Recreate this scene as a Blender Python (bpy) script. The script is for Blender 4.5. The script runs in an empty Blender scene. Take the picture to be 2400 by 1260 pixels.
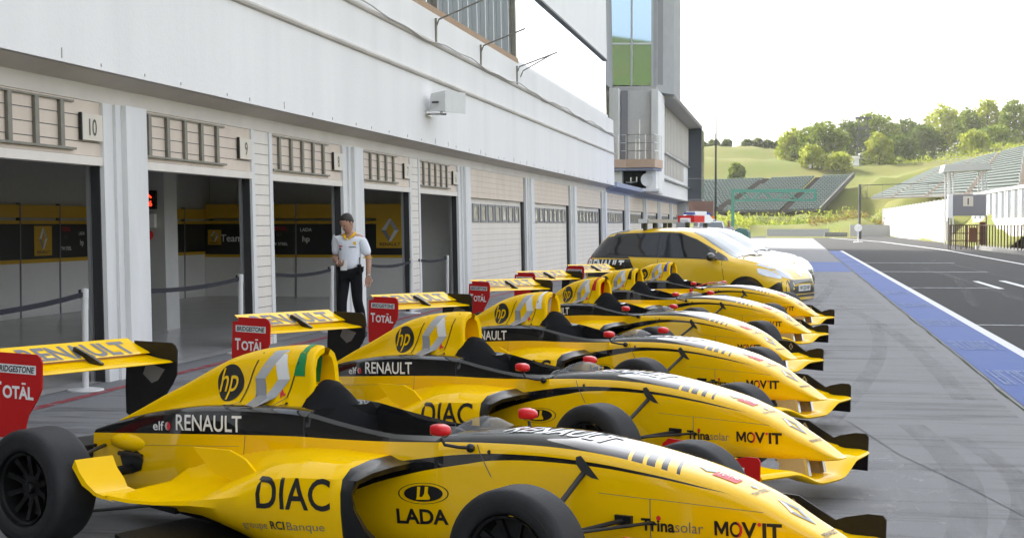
import bpy, bmesh, math, random
from math import sin, cos, pi, radians, sqrt, atan2, exp
from mathutils import Vector, Matrix
from mathutils.bvhtree import BVHTree
S = bpy.context.scene
C = S.collection
random.seed(7)
# ------------------------------------------------------------------ camera, light, exposure
cam_d = bpy.data.cameras.new('camera'); cam = bpy.data.objects.new('camera', cam_d); C.objects.link(cam)
cam.location = (0, 0, 1.548)
cam.rotation_euler = (radians(90 - 1.66), 0, radians(10.15))
cam_d.sensor_width = 36.0; cam_d.lens = 54.0
cam_d.clip_start = .05; cam_d.clip_end = 4000
S.camera = cam
SUN_EL, SUN_AZ = radians(33), radians(-52)      # azimuth from +Y, clockwise: the sun stands ahead on the left, behind the pit building
W = bpy.data.worlds.new("World"); S.world = W; W.use_nodes = True
wn = W.node_tree.nodes; wl = W.node_tree.links
sky = wn.new('ShaderNodeTexSky'); sky.sky_type = 'NISHITA'; sky.sun_disc = False
sky.sun_elevation = SUN_EL; sky.sun_rotation = SUN_AZ; sky.air_density = 1.0; sky.dust_density = 4.5; sky.ozone_density = 1.0
hs = wn.new('ShaderNodeHueSaturation'); hs.inputs['Saturation'].default_value = .27       # hazy white sky
wl.new(sky.outputs[0], hs.inputs['Color']); wl.new(hs.outputs[0], wn['Background'].inputs[0]); wn['Background'].inputs[1].default_value = 0.15
sd = bpy.data.lights.new('sun', 'SUN'); sd.energy = 2.1; sd.angle = radians(.53); sd.color = (1, .93, .8)
sun = bpy.data.objects.new('sun', sd); C.objects.link(sun)
sdir = Vector((sin(SUN_AZ) * cos(SUN_EL), cos(SUN_AZ) * cos(SUN_EL), sin(SUN_EL)))
sun.rotation_euler = sdir.to_track_quat('Z', 'Y').to_euler(); sun.location = (-30, 0, 40)
S.view_settings.view_transform = 'Standard'; S.view_settings.look = 'None'
S.view_settings.exposure = 2.12; S.view_settings.gamma = 1
S.render.engine = 'CYCLES'
S.cycles.max_bounces = 8; S.cycles.diffuse_bounces = 4; S.cycles.glossy_bounces = 4; S.cycles.transparent_max_bounces = 12
S.cycles.use_denoising = True

# ------------------------------------------------------------------ helpers
def tag(o, label=None, cat=None, group=None, kind=None):
    if label: o['label'] = label
    if cat: o['category'] = cat
    if group: o['group'] = group
    if kind: o['kind'] = kind
    return o
def thing(name, label, cat, loc=(0, 0, 0), rz=0, group=None):
    o = bpy.data.objects.new(name, None); C.objects.link(o); o.empty_display_size = .2
    o.location = loc; o.rotation_euler = (0, 0, rz)
    return tag(o, label, cat, group)
def copy_tree(o, parent=None):
    c = o.copy(); C.objects.link(c)
    if parent: c.parent = parent
    for ch in list(o.children): copy_tree(ch, c)
    return c

class MB:
    """collects polygons and links them as ONE mesh object"""
    def __init__(s): s.v = []; s.f = []; s.m = []
    def add(s, vs, fs, mi=0):
        b = len(s.v); s.v += [tuple(p) for p in vs]
        for f in fs: s.f.append([b + i for i in f]); s.m.append(mi)
        return s
    def quad(s, a, b, c, d, mi=0): return s.add([a, b, c, d], [(0, 1, 2, 3)], mi)
    def box(s, x0, x1, y0, y1, z0, z1, mi=0):
        v = [(x0, y0, z0), (x1, y0, z0), (x1, y1, z0), (x0, y1, z0), (x0, y0, z1), (x1, y0, z1), (x1, y1, z1), (x0, y1, z1)]
        return s.add(v, [(0, 3, 2, 1), (4, 5, 6, 7), (0, 1, 5, 4), (1, 2, 6, 5), (2, 3, 7, 6), (3, 0, 4, 7)], mi)
    def prism(s, pts, lo, hi, axis='y', mi=0):
        """2D outline pts extruded along axis; pts are the two other coordinates in xyz order"""
        def P(a, b, t): return {'x': (t, a, b), 'y': (a, t, b), 'z': (a, b, t)}[axis]
        n = len(pts); v = [P(a, b, lo) for a, b in pts] + [P(a, b, hi) for a, b in pts]
        f = [tuple(range(n))[::-1], tuple(range(n, 2 * n))] + [(i, (i + 1) % n, n + (i + 1) % n, n + i) for i in range(n)]
        return s.add(v, f, mi)
    def tube(s, pts, r, n=8, mi=0, cap=True, flat=1.0):
        pts = [Vector(p) for p in pts]; rings = []
        rr = r if isinstance(r, (list, tuple)) else [r] * len(pts)
        up0 = None
        for i, p in enumerate(pts):
            d = (pts[min(i + 1, len(pts) - 1)] - pts[max(i - 1, 0)])
            d = d.normalized() if d.length > 1e-9 else Vector((0, 0, 1))
            u = d.cross(Vector((0, 0, 1)))
            if u.length < .05: u = d.cross(Vector((1, 0, 0)))
            u.normalize(); w = u.cross(d).normalized()
            if up0 is not None and u.dot(up0) < 0: u = -u; w = -w
            up0 = u
            rings.append([p + (u * cos(2 * pi * k / n) + w * sin(2 * pi * k / n) * flat) * rr[i] for k in range(n)])
        return s.loft(rings, mi, closed=True, caps=cap)
    def loft(s, rings, mi=0, closed=True, caps=False):
        n = len(rings[0]); b = len(s.v)
        for r in rings: s.v += [tuple(p) for p in r]
        for i in range(len(rings) - 1):
            for k in range(n if closed else n - 1):
                k2 = (k + 1) % n
                s.f.append([b + i * n + k, b + i * n + k2, b + (i + 1) * n + k2, b + (i + 1) * n + k]); s.m.append(mi)
        if caps:
            s.f.append([b + k for k in range(n)][::-1]); s.m.append(mi)
            s.f.append([b + (len(rings) - 1) * n + k for k in range(n)]); s.m.append(mi)
        return s
    def lathe(s, prof, c, axis='y', n=32, mi=0):
        """prof: (radius, offset along axis)"""
        rings = []
        for r, t in prof:
            ring = []
            for k in range(n):
                a = 2 * pi * k / n
                q = {'y': (r * cos(a), t, r * sin(a)), 'z': (r * cos(a), r * sin(a), t), 'x': (t, r * cos(a), r * sin(a))}[axis]
                ring.append((c[0] + q[0], c[1] + q[1], c[2] + q[2]))
            rings.append(ring)
        return s.loft(rings, mi)
    def ball(s, c, r, n=12, m=8, mi=0):
        if not isinstance(r, (tuple, list)): r = (r, r, r)
        rings = [[(c[0] + r[0] * sin(pi * (i + .02) / (m + .04)) * cos(2 * pi * k / n), c[1] + r[1] * sin(pi * (i + .02) / (m + .04)) * sin(2 * pi * k / n), c[2] - r[2] * cos(pi * (i + .02) / (m + .04))) for k in range(n)] for i in range(m + 1)]
        return s.loft(rings, mi, caps=True)
    def xf(s, M):
        s.v = [tuple(M @ Vector(p)) for p in s.v]; return s
    def join(s, o, dm=0):
        b = len(s.v); s.v += o.v
        for f, m in zip(o.f, o.m): s.f.append([b + i for i in f]); s.m.append(m + dm)
        return s
    def mesh(s, name, mats, smooth=None, recalc=True):
        me = bpy.data.meshes.new(name); me.from_pydata(s.v, [], s.f)
        if not isinstance(mats, (list, tuple)): mats = [mats]
        for m in mats: me.materials.append(m)
        me.polygons.foreach_set('material_index', s.m)
        if recalc:
            bm = bmesh.new(); bm.from_mesh(me); bmesh.ops.recalc_face_normals(bm, faces=bm.faces); bm.to_mesh(me); bm.free()
        if smooth:
            me.polygons.foreach_set('use_smooth', [True] * len(me.polygons)); me.set_sharp_from_angle(angle=radians(smooth))
        me.update(); return me
    def build(s, name, mats, parent=None, smooth=None, recalc=True):
        o = bpy.data.objects.new(name, s.mesh(name, mats, smooth, recalc)); C.objects.link(o)
        if parent: o.parent = parent
        return o
def struct(name, mb, mats, **k): return tag(mb.build(name, mats, **k), kind='structure')
def lerp(xs, x):
    """piecewise linear through sorted (x, y)"""
    if x <= xs[0][0]: return xs[0][1]
    for (a, b), (c, d) in zip(xs, xs[1:]):
        if x <= c: return b + (d - b) * (x - a) / (c - a)
    return xs[-1][1]
def spl(xs, x):
    """monotone cubic through sorted (x, y)"""
    n = len(xs)
    if x <= xs[0][0]: return xs[0][1]
    if x >= xs[-1][0]: return xs[-1][1]
    i = 0
    while x > xs[i + 1][0]: i += 1
    def sl(j): return (xs[j + 1][1] - xs[j][1]) / (xs[j + 1][0] - xs[j][0])
    def tg(j):
        if j == 0: return sl(0)
        if j == n - 1: return sl(n - 2)
        a, b = sl(j - 1), sl(j)
        return 0 if a * b <= 0 else 2 * a * b / (a + b)
    h = xs[i + 1][0] - xs[i][0]; t = (x - xs[i][0]) / h
    return (2*t**3 - 3*t*t + 1) * xs[i][1] + (t**3 - 2*t*t + t) * h * tg(i) + (-2*t**3 + 3*t*t) * xs[i+1][1] + (t**3 - t*t) * h * tg(i+1)

# ------------------------------------------------------------------ text as flat triangles
_tc = {}
def text2d(s, size=1.0, bold=0.0, shear=0.0, xs=1.0, spacing=1.0):
    """(verts, faces, width): baseline at y=0, left edge at x=0, capital height = size"""
    k = (s, bold, shear, spacing)
    if k not in _tc:
        cu = bpy.data.curves.new('lettering', 'FONT'); cu.body = s; cu.size = 1; cu.offset = bold; cu.shear = shear; cu.space_character = spacing
        cu.resolution_u = 4; cu.fill_mode = 'FRONT' if False else cu.fill_mode
        ob = bpy.data.objects.new('lettering', cu); C.objects.link(ob)
        bpy.context.view_layer.update()
        dg = bpy.context.evaluated_depsgraph_get(); me = ob.evaluated_get(dg).to_mesh()
        vs = [(v.co.x, v.co.y) for v in me.vertices]; fs = [tuple(p.vertices) for p in me.polygons]
        ob.evaluated_get(dg).to_mesh_clear(); bpy.data.objects.remove(ob); bpy.data.curves.remove(cu)
        _tc[k] = (vs, fs)
    vs, fs = _tc[k]
    x0 = min(v[0] for v in vs); x1 = max(v[0] for v in vs); c = size / .69
    return [((x - x0) * c * xs, y * c) for x, y in vs], fs, (x1 - x0) * c * xs
def poly2d(pts): return [tuple(p) for p in pts], [tuple(range(len(pts)))], 0
def ell2d(cx, cy, rx, ry, n=32, r0=0.0):
    if r0 <= 0: return poly2d([(cx + rx * cos(2 * pi * k / n), cy + ry * sin(2 * pi * k / n)) for k in range(n)])
    v = [(cx + rx * q * cos(2 * pi * k / n), cy + ry * q * sin(2 * pi * k / n)) for q in (1, r0) for k in range(n)]
    return v, [(k, (k + 1) % n, n + (k + 1) % n, n + k) for k in range(n)], 0
def flat_text(mb, s, origin, right, up, size, mi=0, center=True, bold=.0, xs=1.0, shear=0., fit=None):
    """lettering laid on a flat face: origin + right*x + up*y"""
    v, f, w = text2d(s, size, bold, shear, xs)
    if fit: v = [(x * fit / w, y) for x, y in v]; w = fit
    o = Vector(origin); r = Vector(right).normalized(); u = Vector(up).normalized()
    mb.add([o + r * (x - (w / 2 if center else 0)) + u * y for x, y in v], f, mi); return w
def cut2d(shape, step):
    bm = bmesh.new(); vs = [bm.verts.new((x, y, 0)) for x, y in shape[0]]
    for f in shape[1]:
        try: bm.faces.new([vs[i] for i in f])
        except ValueError: pass
    xs = [v[0] for v in shape[0]]; ys = [v[1] for v in shape[0]]
    for ax, lo, hi in ((0, min(xs), max(xs)), (1, min(ys), max(ys))):
        k = math.floor(lo / step) + 1
        while k * step < hi:
            co = [0, 0, 0]; co[ax] = k * step; no = [0, 0, 0]; no[ax] = 1
            bmesh.ops.bisect_plane(bm, geom=bm.verts[:] + bm.edges[:] + bm.faces[:], plane_co=co, plane_no=no); k += 1
    bm.verts.index_update()
    out = ([(v.co.x, v.co.y) for v in bm.verts], [tuple(v.index for v in f.verts) for f in bm.faces]); bm.free(); return out
def decal(mb, bvh, shape, mi, to3, ray, off=.0025, step=.05):
    """paints a flat shape onto a surface: to3(x,y) gives the start of a ray that runs along ray"""
    vs, fs = cut2d(shape, step); ray = Vector(ray).normalized(); P = []
    for x, y in vs:
        o = Vector(to3(x, y)); h = bvh.ray_cast(o, ray)
        P.append(None if h[0] is None else h[0] - ray * off)
    ok = [f for f in fs if all(P[i] is not None for i in f)]
    use = sorted({i for f in ok for i in f}); ix = {i: k for k, i in enumerate(use)}
    mb.add([P[i] for i in use], [tuple(ix[i] for i in f) for f in ok], mi)

# ------------------------------------------------------------------ materials
def mat(name, col, rough=.6, metal=0., coat=0., spec=.5, noise=0., nscale=8., dark=None, bump=0., bscale=60., emit=None, streak=None, trans=0.):
    m = bpy.data.materials.new(name); m.use_nodes = True; nt = m.node_tree; N = nt.nodes; L = nt.links; b = N['Principled BSDF']
    b.inputs['Base Color'].default_value = (*col, 1); b.inputs['Roughness'].default_value = rough; b.inputs['Metallic'].default_value = metal
    b.inputs['Specular IOR Level'].default_value = .1 if (rough >= .65 and spec == .5) else spec
    if coat: b.inputs['Coat Weight'].default_value = coat; b.inputs['Coat Roughness'].default_value = .03
    if emit: b.inputs['Emission Color'].default_value = (*emit[0], 1); b.inputs['Emission Strength'].default_value = emit[1]
    tc = N.new('ShaderNodeTexCoord')
    if noise:
        mp = N.new('ShaderNodeMapping'); L.new(tc.outputs['Object'], mp.inputs[0])
        if streak: mp.inputs['Scale'].default_value = streak
        t = N.new('ShaderNodeTexNoise'); t.inputs['Scale'].default_value = nscale; t.inputs['Detail'].default_value = 6; t.inputs['Roughness'].default_value = .65
        L.new(mp.outputs[0], t.inputs['Vector'])
        r = N.new('ShaderNodeValToRGB'); r.color_ramp.elements[0].position = .3; r.color_ramp.elements[1].position = .72
        d = dark or tuple(c * (1 - noise) for c in col)
        r.color_ramp.elements[0].color = (*d, 1); r.color_ramp.elements[1].color = (*col, 1)
        L.new(t.outputs['Fac'], r.inputs[0]); L.new(r.outputs[0], b.inputs['Base Color'])
        q = N.new('ShaderNodeMapRange'); q.inputs['To Min'].default_value = min(1, rough + .12); q.inputs['To Max'].default_value = max(0, rough - .06)
        L.new(t.outputs['Fac'], q.inputs[0]); L.new(q.outputs[0], b.inputs['Roughness'])
    if bump:
        t2 = N.new('ShaderNodeTexNoise'); t2.inputs['Scale'].default_value = bscale; t2.inputs['Detail'].default_value = 4
        L.new(tc.outputs['Object'], t2.inputs['Vector'])
        bp = N.new('ShaderNodeBump'); bp.inputs['Strength'].default_value = bump; bp.inputs['Distance'].default_value = .02
        L.new(t2.outputs['Fac'], bp.inputs['Height']); L.new(bp.outputs[0], b.inputs['Normal'])
    return m
def M_(name): return bpy.data.materials[name]
m_white_wall = mat('white_plaster', (.82, .81, .805), .85, noise=.09, nscale=1.2, streak=(1, 1, .12), bump=.15, bscale=25)
m_white_wall2 = mat('white_panel', (.78, .78, .79), .6, noise=.06, nscale=.8)
m_pillar = mat('pillar_paint', (.70, .70, .70), .7, noise=.14, nscale=2.5, streak=(1, 1, .25), bump=.1)
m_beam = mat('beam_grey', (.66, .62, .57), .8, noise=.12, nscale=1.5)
m_shutter = mat('shutter_cream', (.66, .56, .47), .55, noise=.14, nscale=3.0, streak=(1, 1, .3))
m_shutter2 = mat('shutter_pale', (.71, .66, .60), .55, noise=.1, nscale=3.0, streak=(1, 1, .3))
m_rail = mat('galvanised_rail', (.22, .21, .18), .45, metal=.5, noise=.25, nscale=9)
m_concrete = mat('concrete_panel', (.40, .41, .42), .85, noise=.12, nscale=2.0)
m_louvre = mat('louvre_cream', (.60, .57, .53), .7, noise=.08, nscale=3)
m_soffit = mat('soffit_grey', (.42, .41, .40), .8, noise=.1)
m_dark = mat('dark_recess', (.018, .018, .02), .6)
m_black = mat('black_gloss', (.008, .008, .009), .35, coat=.2, spec=.3)
m_carbon = mat('carbon_black', (.009, .009, .010), .45, spec=.3, noise=.3, nscale=40)
m_pad = mat('black_pad', (.006, .006, .007), .85, spec=.15, bump=.15, bscale=200)
m_rubber = mat('tyre_rubber', (.018, .0185, .021), .62, spec=.35, noise=.4, nscale=7, bump=.12, bscale=120)
m_rim = mat('rim_black', (.0035, .0035, .004), .45, spec=.3)
m_steel = mat('steel', (.55, .56, .57), .3, metal=.9)
m_yellow = mat('car_yellow', (.90, .545, .001), .35, coat=.5, spec=.0, noise=.05, nscale=2)
m_red = mat('plate_red', (.50, .008, .008), .5, spec=.25)
m_mirror_red = mat('mirror_red', (.58, .010, .014), .35, coat=.35, spec=.2)
m_wtext = mat('white_lettering', (.80, .80, .80), .4)
m_btext = mat('black_lettering', (.012, .012, .012), .35)
m_gtext = mat('grey_lettering', (.10, .105, .12), .4)
m_rtext = mat('red_lettering', (.62, .02, .03), .4)
m_silver1 = mat('emblem_light', (.72, .73, .75), .35)
m_silver2 = mat('emblem_mid', (.42, .43, .45), .35)
m_silver3 = mat('emblem_dark', (.24, .245, .26), .35)
m_green = mat('green_tape', (.005, .22, .06), .45)
m_whitep = mat('white_paint', (.78, .78, .78), .4)
m_bluep = mat('blue_paint', (.02, .06, .42), .4)
m_beige = mat('strut_beige', (.46, .36, .20), .5, noise=.1)
m_barrier = mat('post_white', (.62, .62, .62), .4, noise=.1)
m_belt = mat('belt_black', (.03, .03, .038), .7)
m_glassd = mat('tinted_glass', (.012, .013, .015), .04, spec=.7)
def glass_mat(name, col, alpha=.35, rough=.02):
    m = bpy.data.materials.new(name); m.use_nodes = True; nt = m.node_tree; N = nt.nodes; L = nt.links; b = N['Principled BSDF']
    b.inputs['Base Color'].default_value = (*col, 1); b.inputs['Roughness'].default_value = rough; b.inputs['Alpha'].default_value = alpha; b.inputs['Specular IOR Level'].default_value = .8
    return m
m_screen = glass_mat('clear_screen', (.25, .26, .27), .3)
m_facade_glass = mat('facade_glass', (.75, .78, .80), .03, metal=.92)
m_tower_glass = mat('tower_glass', (.30, .40, .50), .02, metal=.95)
# ------------------------------------------------------------------ ground, paving, markings
def ground_mat(name, base, dark, rough, streak_amt, sc=1.0):
    m = bpy.data.materials.new(name); m.use_nodes = True; nt = m.node_tree; N = nt.nodes; L = nt.links; b = N['Principled BSDF']
    tc = N.new('ShaderNodeTexCoord')
    def noise(scale, mscale, det=6, rough_=.6):
        mp = N.new('ShaderNodeMapping'); mp.inputs['Scale'].default_value = mscale; L.new(tc.outputs['Object'], mp.inputs[0])
        t = N.new('ShaderNodeTexNoise'); t.inputs['Scale'].default_value = scale; t.inputs['Detail'].default_value = det; t.inputs['Roughness'].default_value = rough_
        L.new(mp.outputs[0], t.inputs['Vector']); return t.outputs['Fac']
    def ramp(f, p0, c0, p1, c1):
        r = N.new('ShaderNodeValToRGB'); r.color_ramp.elements[0].position = p0; r.color_ramp.elements[1].position = p1
        r.color_ramp.elements[0].color = (*c0, 1); r.color_ramp.elements[1].color = (*c1, 1); L.new(f, r.inputs[0]); return r.outputs[0]
    def mix(f, a, c, t='MIX'):
        x = N.new('ShaderNodeMix'); x.data_type = 'RGBA'; x.blend_type = t
        if isinstance(f, (int, float)): x.inputs[0].default_value = f
        else: L.new(f, x.inputs[0])
        L.new(a, x.inputs[6])
        if isinstance(c, tuple): x.inputs[7].default_value = (*c, 1)
        else: L.new(c, x.inputs[7])
        return x.outputs[2]
    col = ramp(noise(.55 * sc, (1, 1, 1)), .3, tuple(.86 * q for q in base), .7, base)
    col = mix(.5, col, ramp(noise(70, (1, 1, 1), 3), .3, tuple(.72 * q for q in base), .75, tuple(1.15 * q for q in base)))
    s1 = N.new('ShaderNodeMapRange'); s1.inputs[1].default_value = .56; s1.inputs[2].default_value = .74; s1.inputs[4].default_value = streak_amt
    L.new(noise(.9, (.32, 3.2, 1), 7, .7), s1.inputs[0]); col = mix(s1.outputs[0], col, dark)
    s2 = N.new('ShaderNodeMapRange'); s2.inputs[1].default_value = .6; s2.inputs[2].default_value = .72; s2.inputs[4].default_value = streak_amt * .8
    L.new(noise(1.7, (2.4, .4, 1), 6, .75), s2.inputs[0]); col = mix(s2.outputs[0], col, tuple(1.3 * q for q in base))
    L.new(col, b.inputs['Base Color']); b.inputs['Roughness'].default_value = rough; b.inputs['Specular IOR Level'].default_value = .12
    bp = N.new('ShaderNodeBump'); bp.inputs['Strength'].default_value = .25; bp.inputs['Distance'].default_value = .01
    L.new(noise(160, (1, 1, 1), 3), bp.inputs['Height']); L.new(bp.outputs[0], b.inputs['Normal'])
    return m
m_apron = ground_mat('apron_concrete', (.20, .203, .209), (.095, .097, .103), .7, .85)
m_asphalt = ground_mat('lane_asphalt', (.039, .0393, .0405), (.024, .0245, .026), .85, .6)
m_floor = mat('garage_floor', (.50, .50, .50), .17, noise=.1, nscale=1.5)
m_grass = mat('grass', (.085, .11, .022), .9, noise=.5, nscale=.35, dark=(.12, .105, .035), bump=.3, bscale=9)
m_hill = mat('hill_grass', (.085, .115, .022), .95, noise=.5, nscale=.12, dark=(.125, .115, .034), bump=.3, bscale=4)
def worn(name, col, under, lo=.38, hi=.5, scale=5.0, mscale=(1, 1, 1)):
    m = mat(name, col, .6, spec=.1, noise=.3, nscale=scale, dark=under, streak=mscale)
    r = [n for n in m.node_tree.nodes if n.type == 'VALTORGB'][0]; r.color_ramp.elements[0].position = lo; r.color_ramp.elements[1].position = hi
    return m
m_strip = worn('strip_blue', (.034, .078, .275), (.065, .11, .27), .3, .65, 2.0)
m_line = worn('line_white', (.56, .57, .58), (.34, .35, .37), .3, .42, 14)
m_thin = worn('line_thin', (.42, .44, .46), (.16, .17, .18), .35, .55, 6)
m_wornw = worn('faded_letters', (.20, .26, .40), (.05, .095, .27), .40, .62, 5, (1, 4, 1))
m_redline = worn('line_red', (.26, .05, .06), (.24, .22, .23), .36, .5, 5)
m_joint = mat('joint_dark', (.135, .138, .14), .9)
m_weed = mat('joint_moss', (.05, .065, .03), .95, noise=.4, nscale=14)

struct('ground', MB().quad((-900, -700, -.4), (900, -700, -.4), (900, 1500, -.4), (-900, 1500, -.4)).quad((-200, -60, -.03), (13.6, -60, -.03), (13.6, 207, -.03), (-200, 207, -.03)), m_grass)
struct('apron', MB().quad((-6.62, -15, 0), (1.855, -15, 0), (2.825, 175, 0), (-6.62, 175, 0)), m_apron)
lane = MB().add([(1.7, -15, -.004), (12.9, -15, -.004), (12.9, 130, -.004), (14, 175, -.004), (12, 205, -.004), (-1, 230, -.004), (-4, 200, -.004), (-6, 175.1, -.004), (1.87, 175.1, -.004)], [(0, 1, 2, 3, 4, 5, 6, 7, 8)])
struct('pit_lane', lane, m_asphalt)
struct('garage_floor', MB().quad((-12.6, -15, .004), (-6.62, -15, .004), (-6.62, 33, .004), (-12.6, 33, .004)), m_floor)
mk = MB()
for k in range(7): mk.quad((-12.4 + k * .92, 2, .0065), (-12.392 + k * .92, 2, .0065), (-12.392 + k * .92, 32, .0065), (-12.4 + k * .92, 32, .0065))
for k in range(30): mk.quad((-12.45, 2.6 + k, .007), (-6.7, 2.6 + k, .007), (-6.7, 2.61 + k, .007), (-12.45, 2.61 + k, .007))
struct('floor_joints', mk, m_joint)
# blue safety strip with its white edge line
mk = MB().quad((1.90, -5, .004), (2.60, -5, .004), (3.05, 92, .004), (2.40, 92, .004)); struct('lane_strip', mk, m_strip)
mk = MB().quad((2.60, -5, .005), (2.735, -5, .005), (3.22, 92, .005), (3.05, 92, .005)); struct('edge_line', mk, m_line)
rnd = random.Random(3)
mk = MB(); path = [(1.86 + .004 * k + rnd.uniform(-.012, .012), -5 + k * .8) for k in range(122)]
for (a, b), (c, d) in zip(path, path[1:]):
    w = rnd.uniform(.006, .018); mk.quad((a - w, b, .004), (a + w * .6, b, .004), (c + w * .6, d, .004), (c - w, d, .004))
struct('strip_joint', mk, m_weed)
mk = MB()
for y in (11.9, 15.4, 19.6, 24.2, 29.5, 35.0, 50.0, 60., 68., 77., 84):     # worn sponsor lettering across the strip
    x0 = 1.93 + .005 * (y + 5); h = 1.5
    n = rnd.choice((6, 7, 8)); w = .56 / n
    for k in range(n):                                                     # strokes of unreadable, worn block letters
        a = x0 + .04 + k * w
        mk.quad((a, y, .0085), (a + w * .3, y, .0085), (a + w * .3, y + h, .0085), (a, y + h, .0085))
        for q in rnd.sample((0, .45, .88), rnd.choice((1, 2, 2))):
            mk.quad((a + w * .3, y + h * q, .0085), (a + w * .85, y + h * q, .0085), (a + w * .85, y + h * (q + .12), .0085), (a + w * .3, y + h * (q + .12), .0085))
        if rnd.random() < .5: mk.quad((a + w * .62, y + .1, .009), (a + w * .88, y + .1, .009), (a + w * .88, y + h * .95, .009), (a + w * .62, y + h * .95, .009))
struct('strip_letters', mk, m_wornw)
mk = MB().quad((-5.6, 51.2, .004), (2.1, 51.2, .004), (2.2, 64.6, .004), (-5.6, 64.6, .004)); struct('apron_blue_patch', mk, m_strip)
# pit box markings on the lane
mk = MB()
mk.quad((2.66, 24.5, .002), (6.3, 24.5, .002), (6.3, 24.64, .002), (2.66, 24.64, .002))
mk.quad((2.74, 38.6, .002), (5.05, 38.75, .002), (5.05, 38.95, .002), (2.74, 38.8, .002))
mk.quad((2.9, 51.6, .002), (6.4, 51.6, .002), (6.4, 51.9, .002), (2.9, 51.9, .002))
mk.quad((3.0, 63.5, .002), (6.6, 63.5, .002), (6.6, 63.9, .002), (3.0, 63.9, .002))
struct('box_lines', mk, m_thin)
mk = MB()
mk.quad((4.98, 38.3, .005), (5.14, 38.3, .005), (5.14, 43.4, .005), (4.98, 43.4, .005))
mk.quad((5.72, 34, .005), (5.90, 34, .005), (5.90, 43.9, .005), (5.72, 43.9, .005))
mk.quad((8.7, 40, .003), (8.86, 40, .003), (9.5, 96, .003), (9.32, 96, .003)); mk.quad((9.32, 96, .003), (9.5, 96, .003), (8.4, 140, .003), (8.15, 140, .003)); mk.quad((8.15, 140, .003), (8.4, 140, .003), (4, 190, .003), (3.6, 190, .003))
struct('lane_lines', mk, m_line)
# apron details: red line by the doors, slab joints
mk = MB(); mk.quad((-6.28, 2, .004), (-6.17, 2, .004), (-6.15, 50, .004), (-6.26, 50, .004)); struct('red_line', mk, m_redline)
mk = MB()
for x in (-4.6, -2.4, -.2): mk.quad((x, -5, .003), (x + .008, -5, .003), (x + .008, 90, .003), (x, 90, .003))
for k in range(16): mk.quad((-6.1, 3.2 + 5.6 * k, .0035), (1.84, 3.2 + 5.6 * k, .0035), (1.84, 3.208 + 5.6 * k, .0035), (-6.1, 3.208 + 5.6 * k, .0035))
struct('slab_joints', mk, m_joint)
mk = MB(); pth = [(1.3, 8.2), (1.05, 9.4), (.75, 10.6), (.5, 12.2), (.15, 13.6)]
for (a, b), (c, d) in zip(pth, pth[1:]): mk.quad((a - .004, b, .0038), (a + .004, b, .0038), (c + .004, d, .0038), (c - .004, d, .0038))
struct('crack', mk, m_joint)
def skid_mat(name, col, lo, hi, sc, ms, amt):
    m = mat(name, col, .6); nt = m.node_tree; N = nt.nodes; L = nt.links; tc = N.new('ShaderNodeTexCoord'); mp = N.new('ShaderNodeMapping'); mp.inputs['Scale'].default_value = ms
    t = N.new('ShaderNodeTexNoise'); t.inputs['Scale'].default_value = sc; t.inputs['Detail'].default_value = 7; t.inputs['Roughness'].default_value = .7
    r = N.new('ShaderNodeMapRange'); r.inputs[1].default_value = lo; r.inputs[2].default_value = hi; r.inputs[4].default_value = amt
    L.new(tc.outputs['Object'], mp.inputs[0]); L.new(mp.outputs[0], t.inputs['Vector']); L.new(t.outputs['Fac'], r.inputs[0]); L.new(r.outputs[0], N['Principled BSDF'].inputs['Alpha']); return m
m_skid = skid_mat('rubber_marks', (.05, .053, .058), .36, .78, 1.6, (3, .5, 1), .42)
m_smear = skid_mat('grime', (.065, .068, .075), .50, .74, 1.3, (.35, 2.6, 1), .7)
m_chalk = skid_mat('chalk', (.36, .37, .38), .54, .74, 5, (1.6, .8, 1), .6)
rk = random.Random(21); z = .0021
sk = MB()
for (x0, y0, x1, y1, w) in ((.55, 6.6, .85, 12.2, .20), (.95, 7.5, 1.15, 11.5, .15), (.2, 12, 1.25, 25, .18), (1.45, 14, .9, 30, .2), (-.6, 20, 1.2, 44, .22), (-2.2, 12, -1.4, 28, .2), (-4.2, 10, -3.6, 30, .2), (4.2, 12, 4.6, 60, .25), (6.1, 15, 6.0, 70, .25), (3.4, 30, 5.4, 62, .2)):
    n = 8; z += .0001
    for k in range(n):
        a, c = k / n, (k + 1) / n; bow = lambda q: .25 * sin(pi * q)
        sk.quad((x0 + (x1 - x0) * a + bow(a), y0 + (y1 - y0) * a, z), (x0 + (x1 - x0) * a + w + bow(a), y0 + (y1 - y0) * a, z), (x0 + (x1 - x0) * c + w + bow(c), y0 + (y1 - y0) * c, z), (x0 + (x1 - x0) * c + bow(c), y0 + (y1 - y0) * c, z))
struct('rubber_marks', sk, m_skid)
sm = MB().quad((-6.1, 2, .0013), (1.84, 2, .0013), (1.84, 50, .0013), (-6.1, 50, .0013)); struct('grime', sm, m_smear)
sm = MB().quad((.2, 8.1, .0017), (1.0, 8.1, .0017), (1.0, 10.6, .0017), (.2, 10.6, .0017)); struct('chalk_mark', sm, m_chalk)

# ------------------------------------------------------------------ pit building
LEAN = .02
def lean(mb):
    mb.v = [(x - LEAN * (z - 1.5), y, z) for x, y, z in mb.v]; return mb
bld = thing('pit_building', 'long white pit building with a row of garage doors under a blank white upper wall', 'building', (-6.6, 20, 0))
bld_off = Vector((6.6, -20, 0))
def bpart(name, mb, mats, parent=None, smooth=None, **k):
    """a part of the pit building, given in world coordinates"""
    lean(mb); mb.v = [(x + 6.6, y - 20, z) for x, y, z in mb.v]
    return tag(mb.build(name, mats, parent or bld, smooth), **k)
Ps = [15.05 + 8.25 * k for k in range(-3, 11)]
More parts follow.
